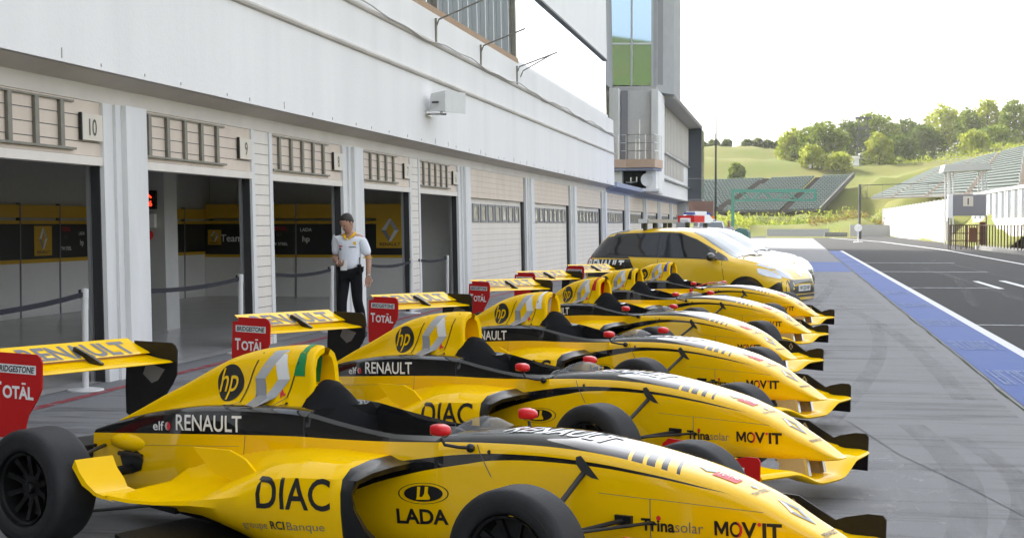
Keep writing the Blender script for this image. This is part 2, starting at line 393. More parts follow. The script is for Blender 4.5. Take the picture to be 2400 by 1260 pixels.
# white fascia with two mouldings
b = MB().box(-7.2, -6.3, -15, 57, 2.99, 5.40)
for z in (4.18, 4.84): b.prism([(-6.3, z - .045), (-6.262, z - .03), (-6.25, z), (-6.262, z + .03), (-6.3, z + .045)], -14.9, 56.98, 'y', 2)
for k in range(46):
    y = 8.3 + k * 1.05 + rnd.uniform(-.3, .3); h = rnd.choice((.03, .04, .05, .09)); b.box(-6.3, -6.294, y, y + .012, 3.02, 3.02 + h, 1)
bpart('fascia', b, [m_white_wall, mat('rust_grey', (.36, .35, .34), .9), mat('moulding_dirt', (.62, .585, .54), .85, noise=.25, nscale=2, streak=(1, .3, 1))])
b = MB(); pts = [(-6.235, y, 4.86 + .035 * sin(y * .9) + .02 * sin(y * 2.3)) for y in [12 + .5 * i for i in range(90)]]; b.tube(pts, .012, 6); bpart('cable', b, mat('cable_grey', (.42, .40, .38), .6))
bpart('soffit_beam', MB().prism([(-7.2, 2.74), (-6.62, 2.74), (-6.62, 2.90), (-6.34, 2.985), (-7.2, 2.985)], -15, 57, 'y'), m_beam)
bpart('soffit_beam', MB().prism([(-7.2, 2.74), (-6.62, 2.74), (-6.62, 2.84), (-6.2, 2.95), (-6.2, 3.12), (-7.2, 3.12)], 57.02, 98, 'y'), mat('beam_blue', (.34, .37, .48), .7, noise=.1))
for p in Ps:
    w = .36
    b = MB().box(-6.76, -6.50, p - .55, p - .05, 0, 2.735); b.box(-6.75, -6.555, p - .68, p - .552, 0, 2.735); b.box(-6.74, -6.585, p - .90, p - .682, 0, 2.735)
    bpart('pillar', b, m_pillar)
# upper glass band, wall above, unseen shading mass
b = MB().box(-6.62, -6.56, -15, 57, 5.60, 7.64); bpart('glass_band', b, m_facade_glass)
bpart('window_sill', MB().box(-6.7, -6.42, -15, 37.2, 5.402, 5.60), mat('sill_brown', (.33, .20, .10), .6, noise=.2))
bpart('window_sill', MB().box(-6.7, -6.5, 37.21, 57, 5.402, 5.60), m_white_wall2)
for k in range(20):
    y = 19.0 + k * .95
    d = k in (10, 19)
    b = MB().box(-6.555, -6.46, y, y + (.16 if d else .07), 5.60, 7.64); bpart('mullion', b, m_rail if d else mat('mullion_grey', (.34, .36, .38), .4, metal=.5) if 'mullion_grey' not in bpy.data.materials else M_('mullion_grey'))
b = MB().box(-6.9, -6.50, -15, 57, 7.655, 17.02); bpart('upper_wall', b, m_white_wall2)
bpart('upper_trim', MB().box(-6.555, -6.47, -15, 57.02, 7.60, 7.65), mat('trim_grey', (.20, .20, .21), .6))
bpart('shade_mass', MB().box(-22, -7.25, -15, 57, 3.15, 17).box(-22, -7.7, 57.01, 97.5, 7.65, 17).box(-22, -8.5, 97.51, 107.5, 0, 17).box(-22, -6.09, 94.65, 97.49, 0, 7.3), m_concrete)  # unseen building mass, sized and extended to keep the lane in shade
# garages: header panels, rails, numbers, doors
def digits(mb, s, y, z, size, mi): flat_text(mb, s, (-6.574, y, z), (0, 1, 0), (0, 0, 1), size, mi, bold=.01, xs=.92)
def header(y0, y1, num, nr):
    b = MB().box(-6.72, -6.62, y0, y1, 2.21, 2.735)
    o = bpart('garage_door', b, m_shutter)
    b = MB()
    for k in range(1, 4): b.box(-6.62, -6.617, y0, y1, 2.21 + k * .125, 2.218 + k * .125)
    bpart('panel_joint', b, M_('joint_dark'), o)
    bpart('door_edge', MB().box(-6.74, -6.60, y0, y1, 2.12, 2.205), m_shutter2, o)
    b = MB(); ry = y1 - .45 - .12
    yy = [y0 + .25 + .49 * k for k in range(nr)]
    for y in yy: b.box(-6.615, -6.585, y, y + .075, 2.27, 2.70)
    b.box(-6.615, -6.58, y0, yy[-1] + .3, 2.25, 2.272); b.box(-6.615, -6.595, y0, yy[-1] + .3, 2.70, 2.718)
    bpart('door_rail', b, m_rail, o)
    if num:
        s = MB().box(-6.612, -6.577, y1 - .46, y1 - .03, 2.355, 2.61, 0); s.box(-6.612, -6.58, y1 - .475, y1 - .461, 2.35, 2.615, 1)
        digits(s, num, y1 - .245, 2.405, .155, 1)
        bpart('number_sign', s, [mat('sign_cream', (.62, .57, .49), .5) if 'sign_cream' not in bpy.data.materials else M_('sign_cream'), m_btext], o)
    # roller track down the far side of the opening
    t = MB().box(-6.725, -6.63, y1 - .02, y1 + .03, 0, 2.2, 0); t.box(-6.765, -6.73, y1 - .04, y1 - .022, 0, 2.2, 1)
    bpart('door_track', t, [m_dark, m_steel], o)
opens = [(3.1, 6.0, '12', 5), (6.75, 10.2, '11', 5), (11.05, 14.15, '10', 5), (15.0, 18.42, '9', 5), (19.22, 22.4, '8', 5), (23.25, 26.65, '7', 5), (27.42, 30.65, '6', 5)]
for o_ in opens: header(*o_)
for y0, y1 in ((2.2, 3.1), (10.2, 11.05), (18.42, 19.22), (26.65, 27.42)):
    b = MB().box(-6.74, -6.615, y0 + .12, y1 - .12, 0, 2.735, 0); b.box(-6.74, -6.60, y0, y0 + .118, 0, 2.735, 1); b.box(-6.74, -6.60, y1 - .118, y1, 0, 2.735, 1)
    for k in range(20): b.box(-6.615, -6.612, y0 + .12, y1 - .12, .1 + k * .13, .106 + k * .13, 2)
    bpart('door_post', b, [m_shutter2, m_pillar, m_joint])
for i, p in enumerate(Ps[5:-1]):
    y0, y1 = p - .05, p + 8.25 - 1.12
    b = MB().box(-6.80, -6.70, y0, y1, 0, 2.12, 0)
    for k in range(12): b.box(-6.70, -6.697, y0, y1, .1 + k * .135, .108 + k * .135, 1)
    o = bpart('garage_door', b, [m_shutter2, mat('door_groove', (.42, .38, .33), .7) if i == 0 else M_('door_groove')])
    b = MB().box(-6.72, -6.62, y0, y1, 2.125, 2.735, 0)
    for k in range(1, 5): b.box(-6.62, -6.617, y0, y1, 2.12 + k * .12, 2.127 + k * .12, 1)
    bpart('door_header', b, [m_shutter, M_('door_groove')], o)
    n = 8; w = (y1 - y0 - .3) / n
    for k in range(n):
        a = y0 + .2 + k * w
        f = MB().box(-6.698, -6.675, a, a + w * .80, 1.60, 1.645, 0); f.box(-6.698, -6.675, a, a + w * .80, 1.955, 2.0, 0); f.box(-6.698, -6.675, a, a + .1, 1.645, 1.955, 0); f.box(-6.698, -6.675, a + w * .80 - .1, a + w * .80, 1.645, 1.955, 0)
        wf = bpart('window_frame', f, M_('trim_grey'), o)
        f = MB().box(-6.697, -6.69, a + .1, a + w * .8 - .1, 1.645, 1.955); bpart('window_pane', f, mat('door_pane', (.42, .38, .28), .12, noise=.5, nscale=3) if 'door_pane' not in bpy.data.materials else M_('door_pane'), wf)
    bpart('door_gap', MB().box(-6.86, -6.64, y1 + .005, y1 + .2, 0, 2.12), m_dark, o)
# interiors: back wall, ceiling, partition, team panels
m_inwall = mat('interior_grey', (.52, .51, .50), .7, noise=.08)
m_inpanel = mat('interior_panel', (.78, .77, .76), .5, noise=.06, nscale=2)
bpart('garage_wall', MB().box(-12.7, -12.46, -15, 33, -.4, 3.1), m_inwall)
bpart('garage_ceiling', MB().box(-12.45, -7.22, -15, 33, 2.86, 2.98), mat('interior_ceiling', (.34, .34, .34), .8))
bpart('partition', MB().box(-12.45, -6.95, 32.0, 32.2, -.3, 2.85), m_inwall)
bpart('partition', MB().box(-7.72, -6.90, 31.6, 31.98, -.1, 2.7), mat('interior_white', (.62, .62, .60), .6, noise=.06))
bpart('garage_wall', MB().box(-12.45, -6.95, -14.9, -14.7, -.3, 2.85), m_inwall)
b = MB().box(-9.66, -8.95, 21.2, 21.68, 0, 2.85); bpart('inner_column', b, mat('column_paint', (.50, .50, .49), .7, noise=.12, nscale=2))
m_pyel = mat('panel_yellow', (.62, .36, .012), .45); m_pblk = mat('panel_black', (.012, .012, .013), .35)
def diamond(mb, o, r, u, s, mi=(0, 1, 2)):
    """three-tone lozenge emblem on a flat panel"""
    o = Vector(o); r = Vector(r); u = Vector(u); P = lambda x, y: o + r * x * s + u * y * s
    mb.add([P(-.1, 1), P(.12, 1), P(-.38, -.02), P(-.80, 0)], [(0, 1, 2, 3)], mi[0]); mb.add([P(.12, 1), P(.8, 0), P(.38, 0), P(-.0, .62)], [(0, 1, 2, 3)], mi[1])
    mb.add([P(.8, 0), P(.1, -1), P(-.12, -1), P(.38, 0)], [(0, 1, 2, 3)], mi[0]); mb.add([P(-.8, 0), P(-.38, 0), P(0, -.62), P(-.12, -1)], [(0, 1, 2, 3)], mi[2])
def team_panel(y0, y1, deco):
    """team wall panel along the back wall, seen from the doors"""
    X = -12.4
    t = thing('team_panel', deco['label'], 'wall panel', (X, y0, 0), 0, 'team wall panels inside the garages')
    def pp(name, mb, mats): mb.v = [(x - X, y - y0, z) for x, y, z in mb.v]; return mb.build(name, mats, t)
    pp('base_panel', MB().box(X - .05, X, y0 + .01, y1 - .01, -.2, .90), m_inpanel)
    pp('stripe', MB().box(X - .05, X + .005, y0 + .005, y1 - .005, .902, .965), m_pyel)
    pp('board', MB().box(X - .05, X, y0 + .01, y1 - .01, .967, 1.555), m_pblk)
    pp('stripe', MB().box(X - .05, X + .005, y0 + .005, y1 - .005, 1.557, 1.61), m_pyel)
    pp('stripe', MB().box(X - .05, X + .005, y0 + .005, y1 - .005, 1.66, 1.87), m_pyel)
    pp('post', MB().box(X - .06, X + .012, y1 - .008, y1 + .03, -.2, 1.9), M_('trim_grey'))
    d = MB(); ms = [m_pyel, m_silver1, m_silver2, m_silver3, m_wtext, m_rtext, m_btext, m_gtext]
    for it in deco.get('items', []):
        k = it[0]
        if k == 'logo':
            _, y, z, w, h = it; d.box(X, X + .006, y - w / 2, y + w / 2, z - h / 2, z + h / 2, 0)
            diamond(d, (X + .009, y, z + .07 * h), (0, 1, 0), (0, 0, 1), h * .36, (1, 2, 3)); flat_text(d, 'RENAULT', (X + .009, y, z - h * .43), (0, 1, 0), (0, 0, 1), h * .10, 6, bold=.02, fit=w * .75)
        else:
            _, s, y, z, h, mi = it; flat_text(d, s, (X + .004, y, z), (0, 1, 0), (0, 0, 1), h, mi, bold=.015)
    if d.f: pp('emblem_panel', d, ms)
    return t
sponsors = lambda y: [('t', 'TOTAL', y - .25, 1.43, .07, 5), ('t', 'ELF', y - .25, 1.30, .06, 7), ('t', 'TW STEEL', y - .25, 1.10, .06, 4), ('t', 'LADA', y + .35, 1.36, .06, 4), ('t', 'hp', y + .35, 1.18, .10, 4)]
k = 0
for y0, y1, d in ((20.6, 22.0, {}), (22.0, 23.4, {}), (23.4, 24.8, {'items': [('logo', 24.2, 1.27, .62, .5)]}), (24.8, 26.1, {'items': sponsors(25.3)}), (26.1, 27.6, {}), (27.6, 29.0, {}), (29.0, 30.4, {}), (30.4, 31.95, {})):
    lab = ['black panel with yellow stripes, far left through door 10', 'plain black panel left of the yellow emblem square, through door 10', 'black panel carrying the tall yellow emblem square, through door 10', 'black panel with small red and white sponsor names, through door 10', 'blank black panel with yellow stripes behind the pillar right of door 10', 'blank black panel with yellow stripes hidden behind the inner column', 'black panel with yellow stripes beside the inner column in door 9', 'corner black panel with yellow stripes, deepest in door 9'][k]; k += 1
    d = dict(d); d['label'] = lab; team_panel(y0, y1, d)
# the panels standing across the garage, facing the first doors
def cross_panel(x0, x1, items, label):
    Y = 31.55
    t = thing('team_panel', label, 'wall panel', (x0, Y, 0), 0, 'team wall panels inside the garages')
    def pp(name, mb, mats): mb.v = [(x - x0, y - Y, z) for x, y, z in mb.v]; return mb.build(name, mats, t)
    a, b = x0 + .008, x1 - .008
    pp('base_panel', MB().box(a, b, Y, Y + .05, -.2, .84), m_inpanel)
    for z0, z1 in ((.842, .90), (1.562, 1.62), (1.68, 1.98)): pp('stripe', MB().box(a - .004, b + .004, Y - .005, Y + .05, z0, z1), m_pyel)
    pp('board', MB().box(a, b, Y, Y + .05, .902, 1.56), m_pblk); pp('post', MB().box(x1 - .012, x1 + .02, Y - .012, Y + .06, -.2, 2.0), M_('trim_grey'))
    d = MB(); ms = [m_pyel, m_silver1, m_silver2, m_silver3, m_wtext, m_rtext, m_btext, m_gtext]
    for it in items:
        if it[0] == 'logo':
            _, x, z, w, h = it; d.box(x - w / 2, x + w / 2, Y - .006, Y, z - h / 2, z + h / 2, 0)
            diamond(d, (x, Y - .009, z + .07 * h), (1, 0, 0), (0, 0, 1), h * .36, (1, 2, 3)); flat_text(d, 'RENAULT', (x, Y - .009, z - h * .43), (1, 0, 0), (0, 0, 1), h * .10, 6, bold=.02, fit=w * .75)
        else:
            _, s, x, z, h, mi = it; flat_text(d, s, (x, Y - .004, z), (1, 0, 0), (0, 0, 1), h, mi, bold=.015)
    if d.f: pp('emblem_panel', d, ms)
cross_panel(-12.4, -11.35, [('t', 'Team', -11.80, 1.18, .15, 4), ('logo', -12.18, 1.27, .3, .32)], 'black panel with the white word Team and a small yellow emblem, in door 9')
cross_panel(-11.35, -10.35, [('t', 'TOTAL', -10.72, 1.42, .08, 5), ('t', 'ELF', -10.72, 1.30, .06, 7), ('t', 'TW STEEL', -10.72, 1.10, .06, 4)], 'black panel with red name above grey and white names, in door 8')
cross_panel(-10.35, -9.3, [('t', 'LADA', -10.12, 1.40, .07, 4), ('t', 'hp', -10.12, 1.18, .12, 4)], 'black panel with two white sponsor names, behind the walking man')
cross_panel(-9.3, -7.74, [('logo', -8.27, 1.38, .60, .66)], 'black panel with the big yellow lozenge emblem square, in door 7')
# clock on the inner column
t = thing('wall_clock', 'black digital clock with red digits high on the inner column in door 9', 'clock', (-9.20, 21.19, 1.905))
MB().box(-.14, .14, -.05, 0, -.135, .135).build('case', m_black, t)
d = MB(); m_led = mat('led_red', (.2, .0, .0), .5, emit=((1, .03, .01), 1.2))
flat_text(d, '26', (.03, -.053, -.09), (1, 0, 0), (0, 0, 1), .075, 0, bold=.02); d.tube([(-.06, -.053, .085), (.02, -.053, .08), (.07, -.053, .03)], .012, 6); d.build('display', m_led, t)
t = thing('wall_box', 'grey switch box with a red bell below it, under the digital clock', 'switch box', (-9.20, 21.19, 1.60))
MB().box(-.13, .13, -.08, 0, -.1, .1).build('case', m_inpanel, t); MB().lathe([(.02, -.09), (.075, -.08), (.08, 0)], (0, 0, -.21), 'y', 16).build('bell', m_red, t, 40); MB().box(-.05, .05, -.085, -.081, -.07, -.02).build('label_plate', m_dark, t)

# ------------------------------------------------------------------ tower and angled wing at the end of the pits
tw = thing('control_tower', 'grey control tower wing with tall tinted glass and slatted side beyond the white pit wall', 'building', (-7, 70, 0))
def tpart(name, mb, mats, parent=None, smooth=None): mb.v = [(x + 7, y - 70, z) for x, y, z in mb.v]; return mb.build(name, mats, parent or tw, smooth)
tpart('body', MB().box(-16, -6.0, 72, 94.6, 2.96, 7.36).box(-16, -5.66, 68.6, 72, 2.96, 7.5), m_white_wall2)
tpart('upper_block', MB().box(-16, -5.86, 70.05, 76, 7.78, 13.5, 0).prism([(-5.86, 70.05), (-5.20, 71.4), (-5.20, 76), (-5.86, 76)], 7.55, 13.5, 'z', 0), m_concrete)
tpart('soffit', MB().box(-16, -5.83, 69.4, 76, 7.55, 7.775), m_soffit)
gy = lambda x: 69.55 + (x + 9.6) * .14                       # the glass front is turned a little towards the lane
for x0, x1 in ((-9.4, -8.62), (-8.54, -6.86), (-6.80, -6.08)) if False else ((-9.6, -8.05), (-7.98, -7.03), (-6.95, -6.10)):
    for z0, z1 in ((7.86, 9.70), (9.78, 13.4)): tpart('window', MB().prism([(x0, gy(x0)), (x1, gy(x1)), (x1, gy(x1) + .05), (x0, gy(x0) + .05)], z0, z1, 'z'), m_tower_glass)
b = MB()
for x in (-8.05, -7.03, -6.10): b.box(x, x + .08, gy(x) - .06, gy(x) + .06, 7.78, 13.4)
b.prism([(-9.6, gy(-9.6) - .05), (-6.02, gy(-6.02) - .05), (-6.02, gy(-6.02) + .05), (-9.6, gy(-9.6) + .05)], 9.70, 9.78, 'z'); tpart('window_frame', b, mat('frame_alu', (.50, .51, .52), .4, metal=.6))
tpart('corner_strip', MB().prism([(-5.84, 70.1), (-5.83, 70.1), (-5.62, 70.53), (-5.63, 70.55)], 7.9, 13.4, 'z'), M_('trim_grey'))
# eave, slats and dark glazed end
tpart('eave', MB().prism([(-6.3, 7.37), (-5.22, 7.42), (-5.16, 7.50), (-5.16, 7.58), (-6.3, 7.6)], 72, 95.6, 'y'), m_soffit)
for k in range(20): tpart('slat', MB().box(-6.0, -5.9, 73.0 + k * 1.06, 73.3 + k * 1.06, 5.0 if k < 4 or k > 17 else 5.18, 7.36), m_louvre)
for k in range(14): tpart('slat', MB().box(-6.0, -5.92, 75.6 + k * 1.06, 75.85 + k * 1.06, 4.0, 4.98), m_louvre)
tpart('ledge', MB().box(-6.0, -5.86, 72.1, 94.6, 4.985, 5.06).box(-6.0, -5.87, 72.1, 94.6, 3.72, 3.80), M_('trim_grey'))
tpart('end_bay', MB().box(-6.05, -5.17, 94.61, 97.5, 3.1, 7.36), mat('end_glass', (.075, .085, .10), .12, spec=.6))
tpart('end_bay_frame', MB().box(-6.07, -5.15, 94.58, 97.52, 4.32, 4.37).box(-5.19, -5.14, 94.56, 94.62, 3.08, 7.4).box(-6.1, -5.15, 94.58, 97.5, 3.0, 3.1), M_('trim_grey'))
# recess wall, balcony and black screen opening beneath
tpart('recess_wall', MB().box(-16, -5.68, 68.55, 68.6, 4.3, 7.5), mat('recess_plaster', (.55, .545, .53), .8, noise=.08))
tpart('recess_post', MB().box(-7.75, -7.35, 67.6, 68.5, 4.35, 7.54).box(-5.95, -5.66, 68.3, 68.54, 4.35, 7.54), m_pillar)
tpart('window_strip', MB().box(-7.3, -7.02, 68.4, 68.54, 4.4, 7.5), M_('trim_grey'))
tpart('balcony_slab', MB().prism([(-8.2, 66.9), (-6.95, 67.05), (-5.65, 66.6), (-5.45, 68.5), (-8.2, 68.5)], 4.02, 4.38, 'z', 0), mat('balcony_peach', (.60, .44, .35), .8, noise=.08))
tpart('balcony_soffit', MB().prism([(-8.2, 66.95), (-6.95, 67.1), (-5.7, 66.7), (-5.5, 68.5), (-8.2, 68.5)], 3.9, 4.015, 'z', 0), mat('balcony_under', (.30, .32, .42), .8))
b = MB(); rail = [(-8.1, 66.98), (-6.95, 67.12), (-5.7, 66.7), (-5.52, 68.4)]
for (x0, y0), (x1, y1) in zip(rail, rail[1:]):
    for z in (4.75, 5.1, 5.45): b.tube([(x0, y0, z), (x1, y1, z)], .018, 6)
    for t_ in (0, .35, .7, 1): b.tube([(x0 + (x1 - x0) * t_, y0 + (y1 - y0) * t_, 4.38), (x0 + (x1 - x0) * t_, y0 + (y1 - y0) * t_, 5.47)], .022, 6)
b.tube([(-6.35, 66.95, 4.38), (-6.35, 66.95, 6.1)], .03, 6); b.box(-6.7, -6.3, 66.9, 66.98, 5.3, 5.36)
tpart('balcony_rail', b, m_steel)
tpart('lower_wall', MB().box(-16, -7.15, 67.4, 68.5, 3.13, 3.895).box(-6.1, -5.66, 67.4, 68.5, 3.13, 3.895), m_white_wall2)
tpart('screen_opening', MB().box(-7.14, -6.11, 67.9, 68.5, 3.13, 3.895), m_dark)
tpart('lower_ledge', MB().box(-8.2, -5.5, 67.2, 68.7, 3.0, 3.125), m_white_wall2)
b = MB(); b.tube([(-6.98, 67.5, 3.4), (-6.75, 67.3, 3.38), (-6.75, 67.3, 3.6)], .035, 6).tube([(-6.75, 67.3, 3.38), (-6.5, 67.3, 3.42), (-6.5, 67.3, 3.62)], .035, 6)
tpart('bracket', b, m_steel)
b = MB().lathe([(.02, .0), (.26, -.06), (.30, -.09), (.28, -.1), (.02, -.03)], (-6.02, 67.35, 3.5), 'y', 20); tag(tpart('satellite_dish', b, m_white_wall2, smooth=40))
# loudspeaker on the pit wall
sp = thing('loudspeaker', 'white horn loudspeaker on a bracket halfway up the blank white pit wall', 'loudspeaker', (-6.33, 27.0, 3.72))
b = MB(); b.loft([[(.32 + x, -.5 + y * 1.0 + 0, z) for y, z in ((-.22, -.13), (.2, -.15), (.2, .15), (-.22, .13))] for x in (0,)] + [[(.62, -.5 + y, z) for y, z in ((-.30, -.17), (.26, -.19), (.26, .19), (-.30, .17))]], caps=True)
b2 = MB().loft([[(.10, y, z) for y, z in ((-.16, -.10), (.16, -.10), (.16, .10), (-.16, .10))], [(.18, y, z) for y, z in ((-.26, -.15), (.26, -.15), (.26, .15), (-.26, .15))], [(.48, y, z) for y, z in ((-.34, -.18), (.34, -.18), (.34, .18), (-.34, .18))], [(.53, y, z) for y, z in ((-.36, -.19), (.36, -.19), (.36, .19), (-.36, .19))]], caps=True)
M = Matrix.Rotation(radians(-18), 4, 'Z'); b2.xf(M); b2.build('horn', mat('horn_white', (.66, .67, .66), .5, noise=.08), sp, 30)
d = MB().box(.25, .37, -.352, -.325, -.03, .0); d.xf(M); d.build('badge', m_dark, sp)
b = MB().tube([(-.02, -.2, -.2), (.25, -.28, -.22), (.3, -.36, -.05)], .018, 6).tube([(.3, -.36, -.2), (.3, -.37, .05)], .02, 6).box(-.02, .02, -.35, .1, -.24, -.16).tube([(0, -.1, -.2), (.3, 0, -.2)], .02, 6); b.build('bracket', m_steel, sp)
for i, (y, l2, lab) in enumerate(((27.6, 1, 'thin metal pole bracket nearest the left, sticking out below the windows'), (31.8, 1, 'middle thin metal pole sticking out from the top of the white wall'), (36.2, 0, 'pair of thin crossed poles sticking out where the windows end'))):
    t = thing('flag_bracket', lab, 'pole', (-6.36, y, 5.30), 0, 'thin poles on the pit wall edge')
    MB().tube([(0, 0, -.15), (.06, 0, 0), (1.1, -.9, .22)], .016, 6).build('pole', m_rail, t)
    MB().box(-.02, .02, -.03, .03, -.45, .02).build('plate', m_rail, t)
    if not l2: MB().tube([(.0, .5, -.2), (.06, .5, -.05), (.95, -.7, .2)], .014, 6).build('pole', m_rail, t)
# ------------------------------------------------------------------ hills
ctl = [(-120, 205, 0), (-60, 205, 0), (0, 205, 0), (40, 205, 0), (-20, 225, .6), (0, 228, .8), (10, 228, 1.0), (-60, 240, 3.0), (-14, 240, 3.0), (0, 240, 3.1), (6, 240, 3.2),
       (-60, 263, 8.6), (-14, 263, 8.5), (0, 263, 8.9), (8, 263, 9.2), (11, 245, 5.2), (14, 262, 9.3), (-60, 300, 14), (-16, 300, 14.3), (-5, 300, 14), (5, 300, 13), (-80, 335, 19), (-16, 335, 18.2), (-8, 335, 18.2), (1, 335, 17.3), (10, 335, 14.2),
       (18, 335, 14.4), (28, 335, 15.5), (48, 335, 18.6), (90, 335, 24), (-80, 420, 20), (0, 420, 18.5), (30, 420, 17), (90, 420, 26),
       (16, 225, 3.6), (14.5, 180, .9), (17, 190, 2.6), (24, 190, 5.2), (30, 200, 7.8), (20, 240, 7.8), (26, 262, 11.2), (38, 250, 14.6), (50, 220, 17), (70, 200, 22), (20, 140, 3), (30, 140, 8), (17, 100, 1.5), (30, 100, 9), (60, 120, 20), (90, 200, 27), (40, 300, 16.0), (28, 300, 13.4), (20, 300, 12.6), (13, 300, 12.2)]
def hz(x, y):
    n = d = 0; low = (1.5 if 236 < y < 268 and x < 13 else 0) + (1.6 if x > 11 and 118 < y < 255 and x < 50 else 0)
    for a, b, z in ctl:
        w = 1 / ((x - a) ** 2 + (y - b) ** 2 + 6) ** 1.7; n += w * z; d += w
    return n / d - low
XS = [-130 + 10 * i for i in range(9)] + [-40 + 2.5 * i for i in range(45)] + [75 + 8 * i for i in range(12)]
YS = [96 + 6 * i for i in range(18)] + [204 + 3.5 * i for i in range(44)] + [365 + 12 * i for i in range(8)]
b = MB(); b.v = [(x, y, max(hz(x, y) + .22 * sin(x * .9 + y * .37) * (y > 230), -.02) if x > 13.6 or y > 206 else -.35) for y in YS for x in XS]
nx = len(XS)
for j in range(len(YS) - 1):
    for i in range(nx - 1): b.f.append([j * nx + i, j * nx + i + 1, (j + 1) * nx + i + 1, (j + 1) * nx + i]); b.m.append(0)
struct('hills', b, m_hill, smooth=80)
b = MB(); XB = [-300 + 30 * i for i in range(21)]; YB = [-60, -90, -120, -150, -180, -210, -250, -320, -420]      # the hills on the other side of the circuit
for y in YB:
    for x in XB: b.v.append((x, y, -.4 + lerp([(-420, 20), (-250, 44), (-210, 41), (-150, 26), (-90, 5), (-60, 0)], y) * (1 + .10 * sin(x * .045) + .05 * sin(x * .11 + y))))
for j in range(len(YB) - 1):
    for i in range(20): b.f.append([j * 21 + i, (j + 1) * 21 + i, (j + 1) * 21 + i + 1, j * 21 + i + 1]); b.m.append(0)
struct('hills', b, m_hill, smooth=80)

# ------------------------------------------------------------------ trees and plants
def leaf_mat(name, c1, c2, tr=.45):
    m = bpy.data.materials.new(name); m.use_nodes = True; nt = m.node_tree; N = nt.nodes; L = nt.links; N.remove(N['Principled BSDF'])
    tc = N.new('ShaderNodeTexCoord'); t = N.new('ShaderNodeTexNoise'); t.inputs['Scale'].default_value = .9; t.inputs['Detail'].default_value = 5; L.new(tc.outputs['Object'], t.inputs['Vector'])
    r = N.new('ShaderNodeValToRGB'); r.color_ramp.elements[0].position = .35; r.color_ramp.elements[1].position = .65
    r.color_ramp.elements[0].color = (*c1, 1); r.color_ramp.elements[1].color = (*c2, 1); L.new(t.outputs['Fac'], r.inputs[0])
    d = N.new('ShaderNodeBsdfDiffuse'); q = N.new('ShaderNodeBsdfTranslucent'); mx = N.new('ShaderNodeMixShader'); mx.inputs[0].default_value = tr
    L.new(r.outputs[0], d.inputs[0]); L.new(r.outputs[0], q.inputs[0]); L.new(d.outputs[0], mx.inputs[1]); L.new(q.outputs[0], mx.inputs[2]); L.new(mx.outputs[0], N['Material Output'].inputs[0]); return m
m_leafA = leaf_mat('leaf_mid', (.085, .13, .018), (.18, .22, .035))
m_leafB = leaf_mat('leaf_bright', (.20, .25, .03), (.32, .34, .055))
m_leafC = leaf_mat('leaf_dark', (.06, .095, .018), (.11, .145, .03), .35)
m_leafD = leaf_mat('leaf_dry', (.20, .12, .04), (.17, .16, .05), .3)
m_bark = mat('bark', (.09, .07, .05), .9, noise=.3)
def leaves(mb, rnd, blobs, n, size):
    tot = sum(r[0] * r[1] * r[2] for _, r in blobs) ; out = 0
    for c, r in blobs:
        k = max(12, int(n * r[0] * r[1] * r[2] / tot))
        for _ in range(k):
            while True:
                p = Vector((rnd.uniform(-1, 1), rnd.uniform(-1, 1), rnd.uniform(-1, 1)))
                if .12 < p.length < 1: break
            p = p.normalized() * (p.length ** .45); p *= rnd.uniform(.82, 1.14)
            q = Vector((c[0] + p.x * r[0], c[1] + p.y * r[1], c[2] + p.z * r[2]))
            s = size * rnd.uniform(.6, 1.5); u = Vector((rnd.gauss(0, 1), rnd.gauss(0, 1), rnd.gauss(0, 1))).normalized(); w = u.cross(Vector((rnd.gauss(0, 1), rnd.gauss(0, 1), rnd.gauss(0, 1)))).normalized()
            mb.add([q - u * s, q + w * s * .55, q + u * s, q - w * s * .55], [(0, 1, 2, 3)])
def tree(x, y, h, w, m, label, n=1500, seed=0, base=None, bare=-.06, size=.34, group='trees on the hill behind the circuit'):
    rnd = random.Random(seed + int(x * 13)); h = h * .70 + .3; z = hz(x, y) - .2 if base is None else base
    t = thing('tree', label, 'tree', (x, y, z), 0, group)
    tr = MB(); top = h * .72; tr.tube([(0, 0, 0), (rnd.uniform(-.1, .1) * w * .3, 0, h * .3), (rnd.uniform(-.1, .1) * w * .3, 0, top)], [.035 * h, .026 * h, .008 * h], 7)
    blobs = [((0, 0, h * .58), (w * .34, w * .34, h * .34))]
    k = 13
    for i in range(k):
        a = i * 2.4 + rnd.uniform(-.4, .4); f = rnd.uniform(.25, 1); zc = h * (bare + .1 + (.84 - bare) * ((i + .5) / k)); prof = sin(pi * min(.97, max(.2, .22 + .78 * (zc / h - bare) / (1.04 - bare)))) ** .6
        rr = w * .5 * prof; br = w * rnd.uniform(.12, .21)
        c = (cos(a) * max(0, rr - br * .8) * (.6 + .4 * f), sin(a) * max(0, rr - br * .8) * (.6 + .4 * f), min(zc, h - br * .8)); blobs.append((c, (br, br, br * rnd.uniform(.65, .95))))
        tr.tube([(0, 0, zc * .62), (c[0] * .5, c[1] * .5, zc * .8), c], [.011 * h, .007 * h, .003 * h], 5)
    tr.build('trunk', m_bark, t, 60)
    cr = MB(); leaves(cr, rnd, blobs, n, size); cr.build('crown', m, t, recalc=False); return t
